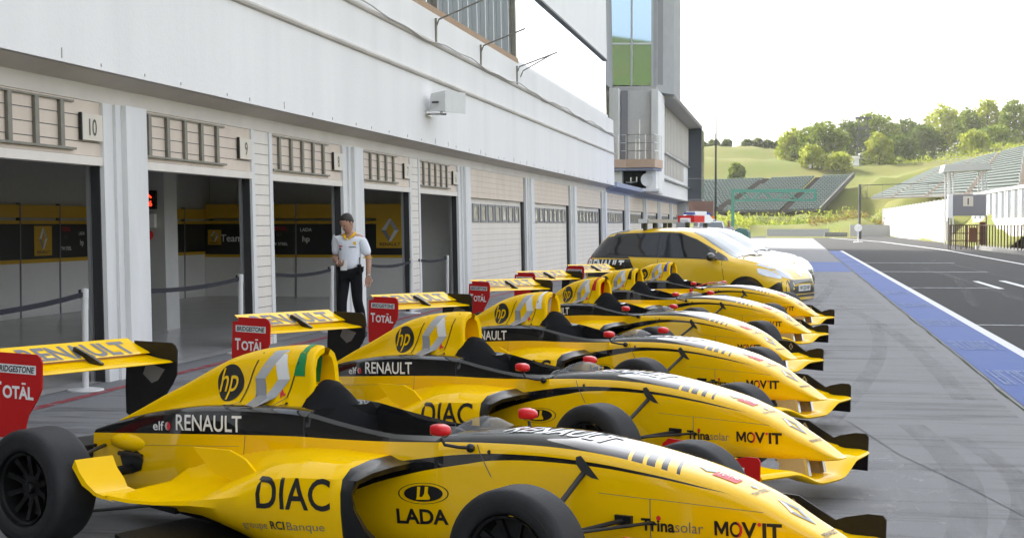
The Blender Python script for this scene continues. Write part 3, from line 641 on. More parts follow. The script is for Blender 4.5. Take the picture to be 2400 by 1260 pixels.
TR = [(6.6, 298, 11.2, 12.5, m_leafA, 'broad dark green tree standing tallest at the top of the left stands', 3600),
      (1.2, 303, 9.6, 8.0, m_leafB, 'light yellow green tree on the left flank of the broad dark tree', 2000),
      (4.4, 284, 6.2, 6.0, m_leafB, 'small bright tree in front of the broad dark tree, above the stands', 1100),
      (17.6, 328, 14.5, 14.5, m_leafA, 'big rounded green tree just behind the lattice tower', 3600),
      (24.4, 334, 12.0, 10.5, m_leafC, 'dark low tree between the lattice tower and the pale tall trees', 2000),
      (16.6, 290, 8.2, 6.4, m_leafB, 'bright young tree close beside the lattice tower on its right', 1700),
      (12.4, 320, 12.0, 8.6, m_leafC, 'dark narrow tree seen through the left side of the lattice tower', 1800),
      (32.6, 338, 16.5, 11.5, m_leafB, 'pale tall tree with a domed top, highest of the right hand trees', 3200),
      (37.2, 332, 13.0, 8.5, m_leafA, 'mid green tree close against the pale domed tree on its right', 2000),
      (41.6, 338, 14.6, 7.6, m_leafB, 'pale slender pointed tree above the right grandstand', 1900),
      (46.2, 330, 12.4, 9.0, m_leafA, 'round green tree near the right edge of the skyline', 2000),
      (51.0, 336, 12.6, 9.0, m_leafB, 'last pale tree, cut off by the right edge of the photo', 1900),
      (27.0, 318, 10.4, 9.5, m_leafC, 'dark bushy tree low in front of the pale domed tree', 2000),
      (33.8, 296, 6.6, 6.4, m_leafB, 'small bright tree by the hilltop fence above the right grandstand', 1100),
      (-8.7, 270, 5.0, 3.7, m_leafA, 'lone small round tree on the open grassy hill', 1100),
      (21.2, 308, 9.0, 9.0, m_leafC, 'dark bush like tree at the foot of the big rounded tree', 1700),
      (9.2, 282, 4.6, 6.2, m_leafB, 'low bright bush at the upper corner of the left stands', 900),
      (39.8, 312, 8.4, 9.5, m_leafA, 'wide bushy green tree low behind the right grandstand fence', 1700)]
for i, (x, y, h, w, m, lab, n) in enumerate(TR): tree(x, y, h, w, m, lab, n, i * 5 + 1)
HL = ['leftmost dark bush of the hilltop row by the tower', 'second dark bush of the short hilltop row by the tower', 'round dark bush ending the short hilltop row by the tower',
      'dark bush starting the longer hilltop row', 'second dark bush in the longer hilltop row', 'third dark bush in the longer hilltop row, mid row', 'fourth dark bush in the longer hilltop row', 'fifth dark bush in the longer hilltop row', 'dark bush at the right end of the longer hilltop row']
for i, (x, h, w) in enumerate(((-18.4, 2.2, 3.6), (-15.6, 2.4, 3.4), (-12.8, 2.6, 3.0), (-8.6, 2.5, 3.2), (-6.4, 2.8, 3.0), (-4.2, 2.6, 3.0), (-2.0, 2.9, 3.2), (.2, 3.1, 3.0), (2.4, 3.0, 3.0))):
    tree(x, 334, h, w, m_leafC, HL[i], 520, 60 + i, bare=-.1, group='dark bushes along the hilltop', base=hz(x, 334) - .4)
# scrub and dry growth at the foot of the stands: one uncountable mass
sc = MB(); rnd = random.Random(11)
def scrub(n, fx, m_i, size):
    for _ in range(n):
        x, y, z0, hh = fx(); s = size * rnd.uniform(.5, 1.4); q = Vector((x, y, z0 + rnd.uniform(0, 1) ** 1.6 * hh))
        u = Vector((rnd.gauss(0, .5), rnd.gauss(0, .5), rnd.gauss(0, 1))).normalized(); w = u.cross(Vector((rnd.gauss(0, 1), rnd.gauss(0, 1), .1))).normalized()
        sc.add([q - u * s, q + w * s * .5, q + u * s, q - w * s * .5], [(0, 1, 2, 3)], m_i)
def band(x0, x1, y0, y1, h, step):
    def f():
        x = rnd.uniform(x0, x1); y = rnd.uniform(y0, y1); c = .35 + .65 * abs(sin(x * step) * cos(y * .21 + x * .13)); return x, y, max(hz(x, y), 0), h * c
    return f
scrub(2600, band(-9, 14, 219, 237, 1.3, .9), 1, .2); scrub(1500, band(-8, 14, 218, 234, 1.1, 1.3), 0, .2); scrub(1500, band(3, 15, 214, 232, 1.5, .6), 2, .2); scrub(2600, band(14.2, 19, 150, 226, 1.9, .5), 2, .18); scrub(900, band(14.2, 18, 150, 222, 1.5, .8), 1, .18)
scrub(900, band(-10, -5, 212, 226, 2.0, 1.1), 1, .22)
scrub(500, band(-1, 7, 206, 212, .35, 2.0), 1, .10); scrub(2600, band(0, 52, 300, 336, 2.6, .4), 0, .34); scrub(900, band(20, 50, 285, 300, 1.4, .7), 1, .28)
tag(sc.build('undergrowth', [m_leafA, m_leafB, m_leafD], None, recalc=False), 'dry and green scrub growing along the foot of the grandstands', 'scrub', kind='stuff')

# ------------------------------------------------------------------ grandstands
m_seat = mat('seat_teal', (.22, .27, .25), .7, noise=.35, nscale=30)
m_step = mat('stand_concrete', (.10, .102, .095), .85, noise=.2, nscale=1)
m_aisle = mat('aisle_dark', (.09, .075, .065), .9, noise=.3, nscale=2)
def stand(name, label, P, rows, mseat, gaps=()):
    """terraced stand between four corners: bottom left, bottom right, top right, top left"""
    bl, br, tr_, tl = [Vector(p) for p in P]
    t = thing(name, label, 'grandstand', tuple(bl)); st = MB(); se = MB(); ais = [MB() for _ in gaps]
    for r in range(rows):
        f0, f1 = r / rows, (r + 1) / rows
        a0 = bl.lerp(tl, f0) - bl; b0 = br.lerp(tr_, f0) - bl; a1 = bl.lerp(tl, f1) - bl; b1 = br.lerp(tr_, f1) - bl
        dz = a1.z - a0.z; dzb = b1.z - b0.z; Z = Vector((0, 0, 1))
        st.quad(a0, b0, b0 + Z * dzb, a0 + Z * dz); st.quad(a0 + Z * dz, b0 + Z * dzb, b1, a1)
        n = max(4, int((b0 - a0).length / .55)); ax = (b0 - a0) / n; back = (a1 - a0); back.z = 0
        for k in range(n):
            fk = k / n
            if any(g0 + s * f0 < fk < g1 + s * f0 for g0, g1, s in gaps): continue
            o = a0 + ax * (k + .1) + Z * (dz + (dzb - dz) * fk) + back * .45
            e = ax * .8; h = Z * min(.46, 1.0 * max(dz, .3))
            se.quad(o, o + e, o + e + h + back * .12, o + h + back * .12); se.quad(o, o + e, o + e + Z * .12 - back * .35, o + Z * .12 - back * .35)
        for gi, (g0, g1, s) in enumerate(gaps):
            ai = ais[gi]
            p0 = a0.lerp(b0, g0 + s * f0); p1 = a0.lerp(b0, g1 + s * f0); q0 = a1.lerp(b1, g0 + s * f1); q1 = a1.lerp(b1, g1 + s * f1)
            ai.quad(p0 + Z * (dz + .06), p1 + Z * (dz + .06), q1 + Z * .07, q0 + Z * .07); ai.quad(p0 + Z * .02 - back * .02, p1 + Z * .02 - back * .02, p1 + Z * (dz + .06) - back * .02, p0 + Z * (dz + .06) - back * .02)
    st.build('terrace', m_step, t); tag(se.build('seat', mseat, t, recalc=False), kind='stuff')
    for ai in ais: ai.build('aisle', m_aisle, t)
    return t
stand('grandstand', 'grey green terraced stand below the open grassy hill, behind the green gantry', ((-26, 240, 3.1), (-1.2, 240, 3.5), (4.6, 262, 9.4), (-19, 262, 8.7)), 19, m_seat, ((.575, .63, .06),))
stand('grandstand', 'narrow terraced stand at the right end of the left stands, beyond the dark stairs', ((.0, 240, 3.5), (4.6, 240, 3.6), (10.6, 263, 9.6), (5.9, 263, 9.5)), 19, m_seat)
MB().add([(0, 0, 0), (1.15, 0, 0), (1.2, 0, .1), (6.9, 23, 6.2), (5.9, 23, 6.1)], [(0, 1, 2, 3, 4)])
t = thing('stair', 'dark concrete stair climbing between the two grey green stands', 'stairs', (-1.2, 240, 3.4)); b = MB()
for k in range(40):
    f = k / 40; b.box(f * 5.9 + .02, f * 5.9 + 1.15, f * 22.5, f * 22.5 + .56, f * 6.0 - .3, f * 6.0 + .16)
b.build('steps', m_aisle, t)
b = MB().loft([[(0, 0, -.3), (.35, 0, -.3), (.35, 0, .45), (0, 0, .45)], [(6.0, 23, 5.8), (6.35, 23, 5.8), (6.35, 23, 6.6), (6.0, 23, 6.6)]], caps=True); o = b.build('side_wall', m_step, None); o.location = (4.7, 240, 3.6)
tag(o, 'pale sloping concrete edge wall at the right end of the left stands', 'wall')
m_seat2 = mat('seat_pale', (.075, .10, .095), .7, noise=.3, nscale=30)
stand('grandstand', 'long pale seated stand rising on the right hillside behind the canopy', ((11.6, 222, 5.1), (18.0, 106, 3.6), (27.5, 172, 10.3), (22.9, 252, 10.2)), 17, m_seat2, ((.20, .228, -.02), (.45, .478, -.02), (.66, .69, -.02), (.86, .89, -.02)))
# low fence on the hilltop
t = thing('hill_fence', 'thin grey fence along the hilltop above the right grandstand', 'fence', (26, 285, hz(26, 285))); b = MB()
for k in range(16):
    x = 26 + k * 1.8; y = 285 - k * 1.6; z = hz(x, y); b.tube([(x - 26, y - 285, z - hz(26, 285) - .3), (x - 26, y - 285, z - hz(26, 285) + 1.3)], .05, 5)
    if k < 15:
        x2 = x + 1.8; y2 = y - 1.6; z2 = hz(x2, y2)
        for q in (.5, .9, 1.3): b.tube([(x - 26, y - 285, z - hz(26, 285) + q), (x2 - 26, y2 - 285, z2 - hz(26, 285) + q)], .025, 4)
b.build('rails', M_('trim_grey'), t)

# ------------------------------------------------------------------ gantry, mast, lattice tower
m_gantry = mat('gantry_green', (.035, .22, .17), .5, noise=.1)
t = thing('gantry', 'green lattice sign gantry standing before the left grandstand', 'gantry', (-6.9, 200, 0))
MB().box(-.2, .2, -.2, .2, 0, 6.1).build('post', m_gantry, t)
MB().box(.2, 10.6, -.14, .14, 5.65, 6.05).box(.2, 10.25, -.09, .09, 4.52, 4.76).box(10.25, 10.6, -.13, .13, 4.5, 5.64).build('beam', m_gantry, t)
b = MB()
for k in range(3):
    x = .9 + 2.95 * k; b.tube([(x, 0, 5.75), (x + 1.35, 0, 4.7)], .09, 5).tube([(x + 1.5, 0, 4.7), (x + 2.9, 0, 5.75)], .09, 5)
b.build('brace', m_gantry, t)
t = thing('overhead_frame', 'thin grey overhead frame reaching right from a tall post', 'frame', (7.7, 170, 0))
b = MB().box(-.2, .2, -.2, .2, 0, 1.3, 0).tube([(0, 0, 1.2), (0, 0, 5.85)], .13, 8, 0); b.build('post', mat('mast_grey', (.08, .085, .085), .7), t)
b = MB().tube([(0, 0, 5.75), (8.8, 0, 6.0)], .045, 6).tube([(0, 0, 4.35), (8.8, 0, 4.5)], .03, 6)
for k in range(6): b.tube([(8.8 - k * 1.6, 0, 4.4), (8.8 - k * 1.6, 0, 5.9)], .015, 5)
b.build('beam', M_('mast_grey'), t)
t = thing('lattice_tower', 'grey lattice floodlight tower standing among the trees', 'tower', (14.0, 296, hz(14, 296) - .3)); b = MB(); H_ = 9.3
for sx in (-1, 1):
    for sy in (-1, 1): b.tube([(sx * 1.25, sy * 1.25, 0), (sx * .75, sy * .75, H_)], .10, 6)
for k in range(6):
    z0, z1 = k * H_ / 6, (k + 1) * H_ / 6; w0, w1 = 1.25 - .5 * k / 6, 1.25 - .5 * (k + 1) / 6
    for s in (-1, 1):
        b.tube([(-w0, s * w0, z0), (w1, s * w1, z1)], .055, 5).tube([(w0, s * w0, z0), (-w1, s * w1, z1)], .055, 5).tube([(s * w0, -w0, z0), (s * w1, w1, z1)], .055, 5).tube([(-w1, s * w1, z1), (w1, s * w1, z1)], .055, 5)
b.build('frame', M_('mast_grey'), t); MB().box(-1.3, 1.3, -1.1, 1.1, 7.3, 7.5).build('platform', M_('mast_grey'), t); MB().box(-1.5, 1.5, -.8, .8, 9.25, 9.6).build('lamp_head', M_('mast_grey'), t)
for x, y, z, lab in ((4.9, 285, 13.9, 'small white cabin roof among the trees left of the lattice tower'), (12.0, 291, 13.8, 'small white cabin roof touching the lattice tower')):
    t = thing('cabin', lab, 'cabin', (x, y, z - 2.0), 0, 'white cabins among the trees'); MB().box(-1, 1, -1, 1, -1.5, 1.9).build('wall', m_white_wall2, t); MB().prism([(-1.25, 1.9), (1.25, 1.9), (1.0, 2.3), (-1.0, 2.3)], -1.3, 1.3, 'y').build('roof', m_whitep, t)
# flag masts by the tower
for x, y, h, lab in ((-4.95, 108, 7.9, 'tall thin mast just right of the dark tower end'), (-4.7, 104, 9.0, 'second thin mast right of the dark tower end, taller')):
    tag(MB().tube([(x, y, 0), (x, y, h)], [.05, .03], 6).build('mast', M_('mast_grey')), lab, 'mast', 'thin masts by the tower')
tag(MB().box(-8.2, -5.2, 110, 112, 0, .1).box(-8.2, -5.2, 110, 112, 2.1, 3.2).box(-8.2, -8.0, 110, 112, .1, 2.1).box(-5.4, -5.2, 110, 112, .1, 2.1).build('brown_kiosk', mat('kiosk_brown', (.22, .14, .12), .7, noise=.1)), 'low brown kiosk beam just beyond the pit building', 'kiosk')

# ------------------------------------------------------------------ track wall, rails, canopy and box-1 board on the right
t = thing('track_wall', 'long white pit wall with grey see-through panels on top, on the right', 'wall', (13, 132, 0))
b = MB().box(0, .3, 0, 88, -.1, 1.80); b.build('base_wall', mat('wall_white', (.40, .39, .37), .8, noise=.08, nscale=.6), t)
m_scr = mat('screen_grey', (.20, .21, .24), .35, noise=.08)
for k in range(22): MB().box(.1, .16, k * 4 + .15, k * 4 + 3.9, 1.81, 3.65).build('panel', m_scr, t)
b = MB()
for k in range(23): b.box(.06, .2, k * 4 - .06, k * 4 + .08, 1.8, 3.7)
b.build('post', m_whitep, t)
t = thing('screen_wall', 'bright white wall with dark glass panes above the black railing', 'wall', (14.0, 60, 0))
MB().box(0, .3, 0, 62, 0, 1.95).box(.02, .28, 0, 62, 3.75, 3.95).build('base_wall', M_('wall_white'), t)
m_scr2 = mat('pane_dark', (.13, .145, .17), .2)
for k in range(21):
    MB().box(.1, .14, k * 3 + .2, k * 3 + 1.75, 1.96, 3.74).build('panel', m_scr2, t); MB().box(.1, .14, k * 3 + 1.9, k * 3 + 2.9, 1.96, 3.74).build('panel', m_scr, t)
b = MB()
for k in range(22): b.box(.05, .2, k * 3 - .03, k * 3 + .1, 1.96, 3.74)
b.build('post', m_whitep, t)
t = thing('railing', 'black vertical bar railing on a low concrete kerb along the right', 'railing', (11.7, 60, 0))
MB().box(-.1, .75, 0, 40, -.05, .24).build('kerb', mat('kerb_concrete', (.22, .225, .22), .9, noise=.3, nscale=3), t)
b = MB()
for k in range(46): b.box(-.02, .04, k * 1.25, k * 1.25 + .06, .2 if k < 32 else 0, 1.5)
b.box(-.01, .03, 0, 57, 1.47, 1.52).build('bars', mat('bar_rust', (.09, .06, .045), .7, noise=.3), t)
b = MB(); rnd = random.Random(5)
t = thing('pit_canopy', 'white flat canopy on thin posts over the pit wall stand', 'canopy', (11.4, 120, 0))
MB().prism([(0, 5.45), (3.5, 5.6), (3.38, 6.08), (.16, 6.0)], -1.5, 1.5, 'y').build('roof', mat('canopy_white', (.50, .50, .49), .7), t)
b = MB()
for x in (.45, .8, 2.9, 3.15):
    for y in (-1.2, 1.2): b.tube([(x, y, 0), (x, y, 5.5)], .06, 6)
b.build('post', mat('post_light', (.55, .55, .56), .5), t)
t = thing('box_board', 'grey board with a cream number 1 plate hanging over the railing', 'sign', (9.75, 98, 0))
MB().box(.3, 2.25, 0, .25, 2.08, 3.38).build('board', mat('board_grey', (.20, .20, .22), .6), t)
MB().box(0, .295, 0, .25, 1.95, 3.4).build('end_board', m_whitep, t)
b = MB().box(.9, 1.5, -.03, -.005, 2.66, 3.28, 0); flat_text(b, '1', (1.2, -.035, 2.76), (1, 0, 0), (0, 0, 1), .38, 1, bold=.02); b.build('number_sign', [M_('sign_cream'), m_btext], t)
b = MB()
for x in (.05, 2.3): b.tube([(x, .12, 0), (x, .12, 2.08)], .05, 6)
b.build('post', m_rail, t)
t = thing('steel_frame', 'rusty frame of bars and boxes below the number board', 'frame', (9.8, 98.4, 0)); b = MB()
for k in range(7): b.tube([(.15 + k * .32, 0, 0), (.15 + k * .32, 0, 1.5)], .035, 5)
for z in (.55, 1.0, 1.5): b.tube([(.1, 0, z), (2.2, 0, z)], .03, 5)
b.build('bars', M_('bar_rust'), t); MB().box(1.25, 1.75, -.1, .2, .45, 1.35).box(1.9, 2.3, .1, .3, .3, 1.7).build('box', mat('box_brown', (.16, .08, .05), .7), t)
# far kerb wall, grass verge, bollard sign, tents and others at the pit exit
tag(MB().box(-2.6, 5.4, 204, 204.4, 0, .95).build('barrier_wall', mat('barrier_white', (.42, .42, .41), .8, noise=.15)), 'long low white barrier wall at the far bend', 'wall')
tag(MB().box(8.0, 13, 203, 203.4, 0, 1.5).build('barrier_wall', M_('barrier_white')), 'short white barrier wall by the tall post at the far bend', 'wall')
tag(MB().box(4.6, 7.4, 196, 198, 0, .55).box(4.75, 7.25, 195.95, 195.99, .1, .42).build('barrier_block', M_('kerb_concrete')), 'grey concrete block on the grass at the far bend', 'block')
struct('verge', MB().add([(-2.4, 176, .012), (8.2, 178, .012), (9.5, 202, .012), (-2.5, 203, .012)], [(0, 1, 2, 3)]), m_grass)
t = thing('lane_sign', 'small white round sign on a stand in the middle of the pit exit', 'sign', (6.1, 137, 0)); MB().lathe([(.02, -.03), (.34, -.03), (.34, .03), (.02, .03)], (0, 0, 1.25), 'y', 20).build('disc', m_whitep, t); MB().tube([(0, 0, .05), (0, 0, .95)], .06, 6).lathe([(.02, .06), (.38, .05), (.40, 0)], (0, 0, 0), 'z', 16).build('stand', m_barrier, t)
b = MB().loft([[(-5.0, 150, 0), (-3.6, 150, 0), (-3.7, 150, .8), (-3.9, 150, 1.1), (-4.6, 150, 1.2), (-5.0, 150, 1.0)], [(-5.0, 152, 0), (-3.5, 152, 0), (-3.5, 152, .8), (-3.9, 152, 1.1), (-4.6, 152, 1.2), (-5.0, 152, 1.0)]], caps=True)
tag(b.build('covered_stack', mat('tarp_green', (.03, .11, .11), .6, noise=.2, nscale=2)), 'dark green tarpaulin covered stack beside the far lane', 'tarpaulin')

# warm summer air between the lane and the hills
hm = bpy.data.materials.new('haze'); hm.use_nodes = True; N = hm.node_tree.nodes; N.remove(N['Principled BSDF']); pv = N.new('ShaderNodeVolumePrincipled'); pv.inputs['Color'].default_value = (.95, .95, .92, 1); pv.inputs['Density'].default_value = .0002; pv.inputs['Anisotropy'].default_value = .3
hm.node_tree.links.new(pv.outputs[0], N['Material Output'].inputs['Volume'])
tag(MB().box(-320, 320, -440, 520, -1.4, 62).build('haze', hm), 'thin pale summer haze over the circuit', 'haze', kind='stuff')
# ------------------------------------------------------------------ single seat racing car (x forward, y left, built once and copied)
ZT = [(-3.05, .475), (-2.84, .535), (-2.6, .592), (-2.37, .632), (-2.2, .655), (-1.8, .682), (-1.55, .688), (-1.3, .655), (-1.1, .628), (-.95, .616), (-.8, .618), (-.7, .628), (-.5, .645), (-.3, .652), (-.15, .649), (.03, .629), (.2, .604), (.45, .556), (.65, .497), (.78, .444), (.87, .395), (1.0, .333), (1.08, .29), (1.13, .268)]
ZB = [(-3.05, .14), (-2.6, .10), (-2.0, .07), (-.9, .07), (-.5, .11), (0, .165), (.4, .21), (.8, .232), (1.05, .242), (1.13, .252)]
HW = [(-3.05, .15), (-2.7, .18), (-2.3, .225), (-1.9, .265), (-1.5, .285), (-1.1, .275), (-.75, .255), (-.4, .238), (0, .212), (.3, .186), (.6, .15), (.9, .11), (1.05, .078), (1.13, .05)]
KF = [(0, 0), (.3, .002), (.60, .008), (.80, .024), (.92, .062), (.975, .13), (.995, .25), (1.0, .5), (.985, .74), (.94, .88), (.8, .975), (0, 1)]
def hull_ring(x):
    zt, zb, w = spl(ZT, x), spl(ZB, x), spl(HW, x); d = zt - zb
    P = [(w * a, zt - d * f) for a, f in KF]
    if -1.47 <= x <= -.735:                                 # open cockpit
        wi = w * .85 * (1 if x < -1.0 else max(.55, 1 - (x + 1.0) * .9))
        P[0] = (0, .30); P[1] = (wi * .7, .30); P[2] = (wi * .95, .36); P[3] = (wi, zt - .035); P[4] = (wi + .010, zt - .004)
        P[5] = (max(w * .955, wi + .022), zt - .02); P[6] = (w * .99, zt - .09)
    elif x < -1.47:                                         # shoulders under the engine cover
        P[3] = (w * .72, zt + .004); P[4] = (w * .88, zt - .004); P[5] = (w * .965, zt - .022); P[6] = (w * .99, zt - .075)
    L = [(x, -a, z) for a, z in P]; R = [(x, a, z) for a, z in P[-2:0:-1]]
    return L + R
xs = [-3.05 + .06 * i for i in range(27)]; xs = [x for x in xs if x < -1.48] + [-1.472, -1.468, -1.43, -1.38, -1.3, -1.22, -1.14, -1.06, -.98, -.9, -.82, -.76, -.737, -.733] + [-.70 + .05 * i for i in range(35)] + [1.07, 1.09, 1.105, 1.12, 1.13]
xs = sorted(set(round(x, 4) for x in xs if x <= 1.13))
tip = [(1.148, y * .4, .262 + (z - .26) * .4) for _, y, z in hull_ring(1.13)]
hull = MB().loft([hull_ring(x) for x in xs] + [tip], 0, True, True)
def vmask_mat():
    """racing yellow with black upper band, swoosh and stripes, painted by position on the body"""
    m = bpy.data.materials.new('car_livery'); m.use_nodes = True; nt = m.node_tree; N = nt.nodes; L = nt.links; b = N['Principled BSDF']
    tc = N.new('ShaderNodeTexCoord'); sp = N.new('ShaderNodeSeparateXYZ'); L.new(tc.outputs['Object'], sp.inputs[0])
    def op(o, a, b_=None, c=None):
        n = N.new('ShaderNodeMath'); n.operation = o
        for i, v in enumerate((a, b_, c)):
            if v is None: continue
            if isinstance(v, (int, float)): n.inputs[i].default_value = v
            else: L.new(v, n.inputs[i])
        return n.outputs[0]
    xn = op('DIVIDE', op('ADD', sp.outputs[0], 3.1), 4.3); yabs = op('ABSOLUTE', sp.outputs[1])
    def curve(pts):
        c = N.new('ShaderNodeFloatCurve'); cu = c.mapping.curves[0]; pts = [((x + 3.1) / 4.3, z) for x, z in pts]
        while len(cu.points) < len(pts): cu.points.new(.5, .5)
        for p, (x, z) in zip(cu.points, pts): p.location = (x, z); p.handle_type = 'AUTO'
        c.mapping.update(); L.new(xn, c.inputs['Value']); return c.outputs[0]
    Z = sp.outputs[2]
    band = curve([(-3.1, .452), (-2.37, .508), (-1.84, .548), (-1.54, .566), (-1.2, .574), (-.96, .583), (-.74, .596), (-.46, .612), (-.13, .615), (.07, .600), (.21, .581), (.445, .535), (.69, .47), (1.2, .3)])
    up = curve([(-3.1, .2), (-1.3, .395), (-1.2, .454), (-.89, .508), (-.59, .556), (-.35, .574), (-.03, .570), (.27, .541), (.5, .505), (.62, .482), (1.2, .3)])
    lo = curve([(-3.1, .15), (-1.3, .28), (-1.2, .34), (-.89, .446), (-.6, .512), (-.43, .542), (-.03, .553), (.27, .530), (.5, .500), (.62, .482), (1.2, .3)])
    isb = op('GREATER_THAN', Z, band)
    # slanted fade stripes ahead of the hood
    xs_ = op('ADD', sp.outputs[0], op('MULTIPLY', yabs, -.35))
    st = op('LESS_THAN', op('FRACT', op('DIVIDE', op('SUBTRACT', xs_, .125), .068)), op('SUBTRACT', .74, op('MULTIPLY', op('FLOOR', op('DIVIDE', op('SUBTRACT', xs_, .125), .068)), .17)))
    hood = op('LESS_THAN', xs_, .108); fade = op('MULTIPLY', op('MULTIPLY', op('LESS_THAN', xs_, .125 + 4 * .068), op('GREATER_THAN', xs_, .125)), st)
    isb = op('MULTIPLY', isb, op('MAXIMUM', hood, fade))
    sw = op('MULTIPLY', op('MULTIPLY', op('LESS_THAN', Z, up), op('GREATER_THAN', Z, lo)), op('MULTIPLY', op('GREATER_THAN', sp.outputs[0], -1.2), op('LESS_THAN', sp.outputs[0], .62)))
    low = op('MULTIPLY', op('LESS_THAN', Z, .115), op('LESS_THAN', sp.outputs[0], .2))
    k = op('MAXIMUM', op('MAXIMUM', isb, sw), low)
    t = N.new('ShaderNodeTexNoise'); t.inputs['Scale'].default_value = 2.5; t.inputs['Detail'].default_value = 5; L.new(tc.outputs['Object'], t.inputs['Vector'])
    r = N.new('ShaderNodeValToRGB'); r.color_ramp.elements[0].color = (.86, .505, .001, 1); r.color_ramp.elements[1].color = (.91, .555, .001, 1); L.new(t.outputs['Fac'], r.inputs[0])
    mx = N.new('ShaderNodeMix'); mx.data_type = 'RGBA'; L.new(k, mx.inputs[0]); L.new(r.outputs[0], mx.inputs[6]); mx.inputs[7].default_value = (.009, .009, .010, 1)
    L.new(mx.outputs[2], b.inputs['Base Color']); b.inputs['Roughness'].default_value = .28; b.inputs['Specular IOR Level'].default_value = .0; b.inputs['Coat Weight'].default_value = 1.0; b.inputs['Coat IOR'].default_value = 1.68; b.inputs['Coat Roughness'].default_value = .04
    return m
m_livery = vmask_mat()
# cockpit inside is matt black
for i, f in enumerate(hull.f):
    c = sum((Vector(hull.v[k]) for k in f), Vector()) / len(f)
    if -1.475 < c.x < -.732 and abs(c.y) < spl(HW, c.x) * .853 and c.z < spl(ZT, c.x) - .012: hull.m[i] = 1
# engine cover with roll hoop intake
RIDGE = [(-3.0, .515), (-2.84, .585), (-2.69, .655), (-2.5, .737), (-2.36, .803), (-2.19, .876), (-2.06, .915), (-1.91, .945), (-1.78, .960), (-1.66, .969), (-1.60, .967)]
BASEW = [(-3.0, .03), (-2.7, .085), (-2.4, .125), (-2.1, .152), (-1.8, .155), (-1.6, .13)]
TOPW = [(-3.0, .02), (-2.7, .03), (-2.4, .048), (-2.2, .066), (-2.0, .082), (-1.8, .094), (-1.6, .10)]
def cover_ring(x, s=1.0, inset=0.0):
    zr = spl(RIDGE, x) - inset; zb = spl(ZT, x) - .035; bw, tw = spl(BASEW, x) - inset, spl(TOPW, x) - inset; d = zr - zb
    P = [(0, zr), (tw * .42, zr - .09 * min(d, .30) * .5), (tw * .74, zr - .12 * min(d, .3)), (tw * .95, zr - .30 * min(d, .3)), (tw, zb + .52 * d), (tw + (bw - tw) * .10, zb + .36 * d), (tw + (bw - tw) * .38, zb + .20 * d), (bw, zb)]
    lean_ = max(0, 1 - (-1.6 - x) / .3)
    L = [(x + lean_ * .05 * (zr - z) * .9 - 0, -a, z) for a, z in P]; R = [(q[0], -q[1], q[2]) for q in L[:0:-1]]
    return L + R
cx = [-3.0, -2.95, -2.9, -2.84] + [-2.76 + .08 * i for i in range(15)]; cx = [x for x in cx if x < -1.62] + [-1.625, -1.61, -1.60]
front = cover_ring(-1.60); lip = [(x + .012, y * .93, .78 + (z - .78) * .965 if z > .78 else z) for x, y, z in front]
def hole(px, s):      # intake opening as a ring matching the cover ring
    out = []
    for x, y, z in front:
        z2 = max(z, .785); out.append((x + px, y * s if z > .72 else max(-.066, min(.066, y * s)), .785 + (z2 - .785) * (.80 + .14 * (s - .6))))
    return out
cover = MB().loft([cover_ring(x) for x in cx] + [lip, hole(.008, .70), hole(-.28, .62)], 0, False)
cover.m = [0] * len(cover.m)
body = hull
nb_h = len(hull.f)
body.join(cover, 2)             # livery, interior, yellow
MATS_BODY = [m_livery, m_pad, m_yellow, m_black, m_wtext, m_rtext, m_btext, m_silver1, m_silver2, m_silver3, m_gtext]
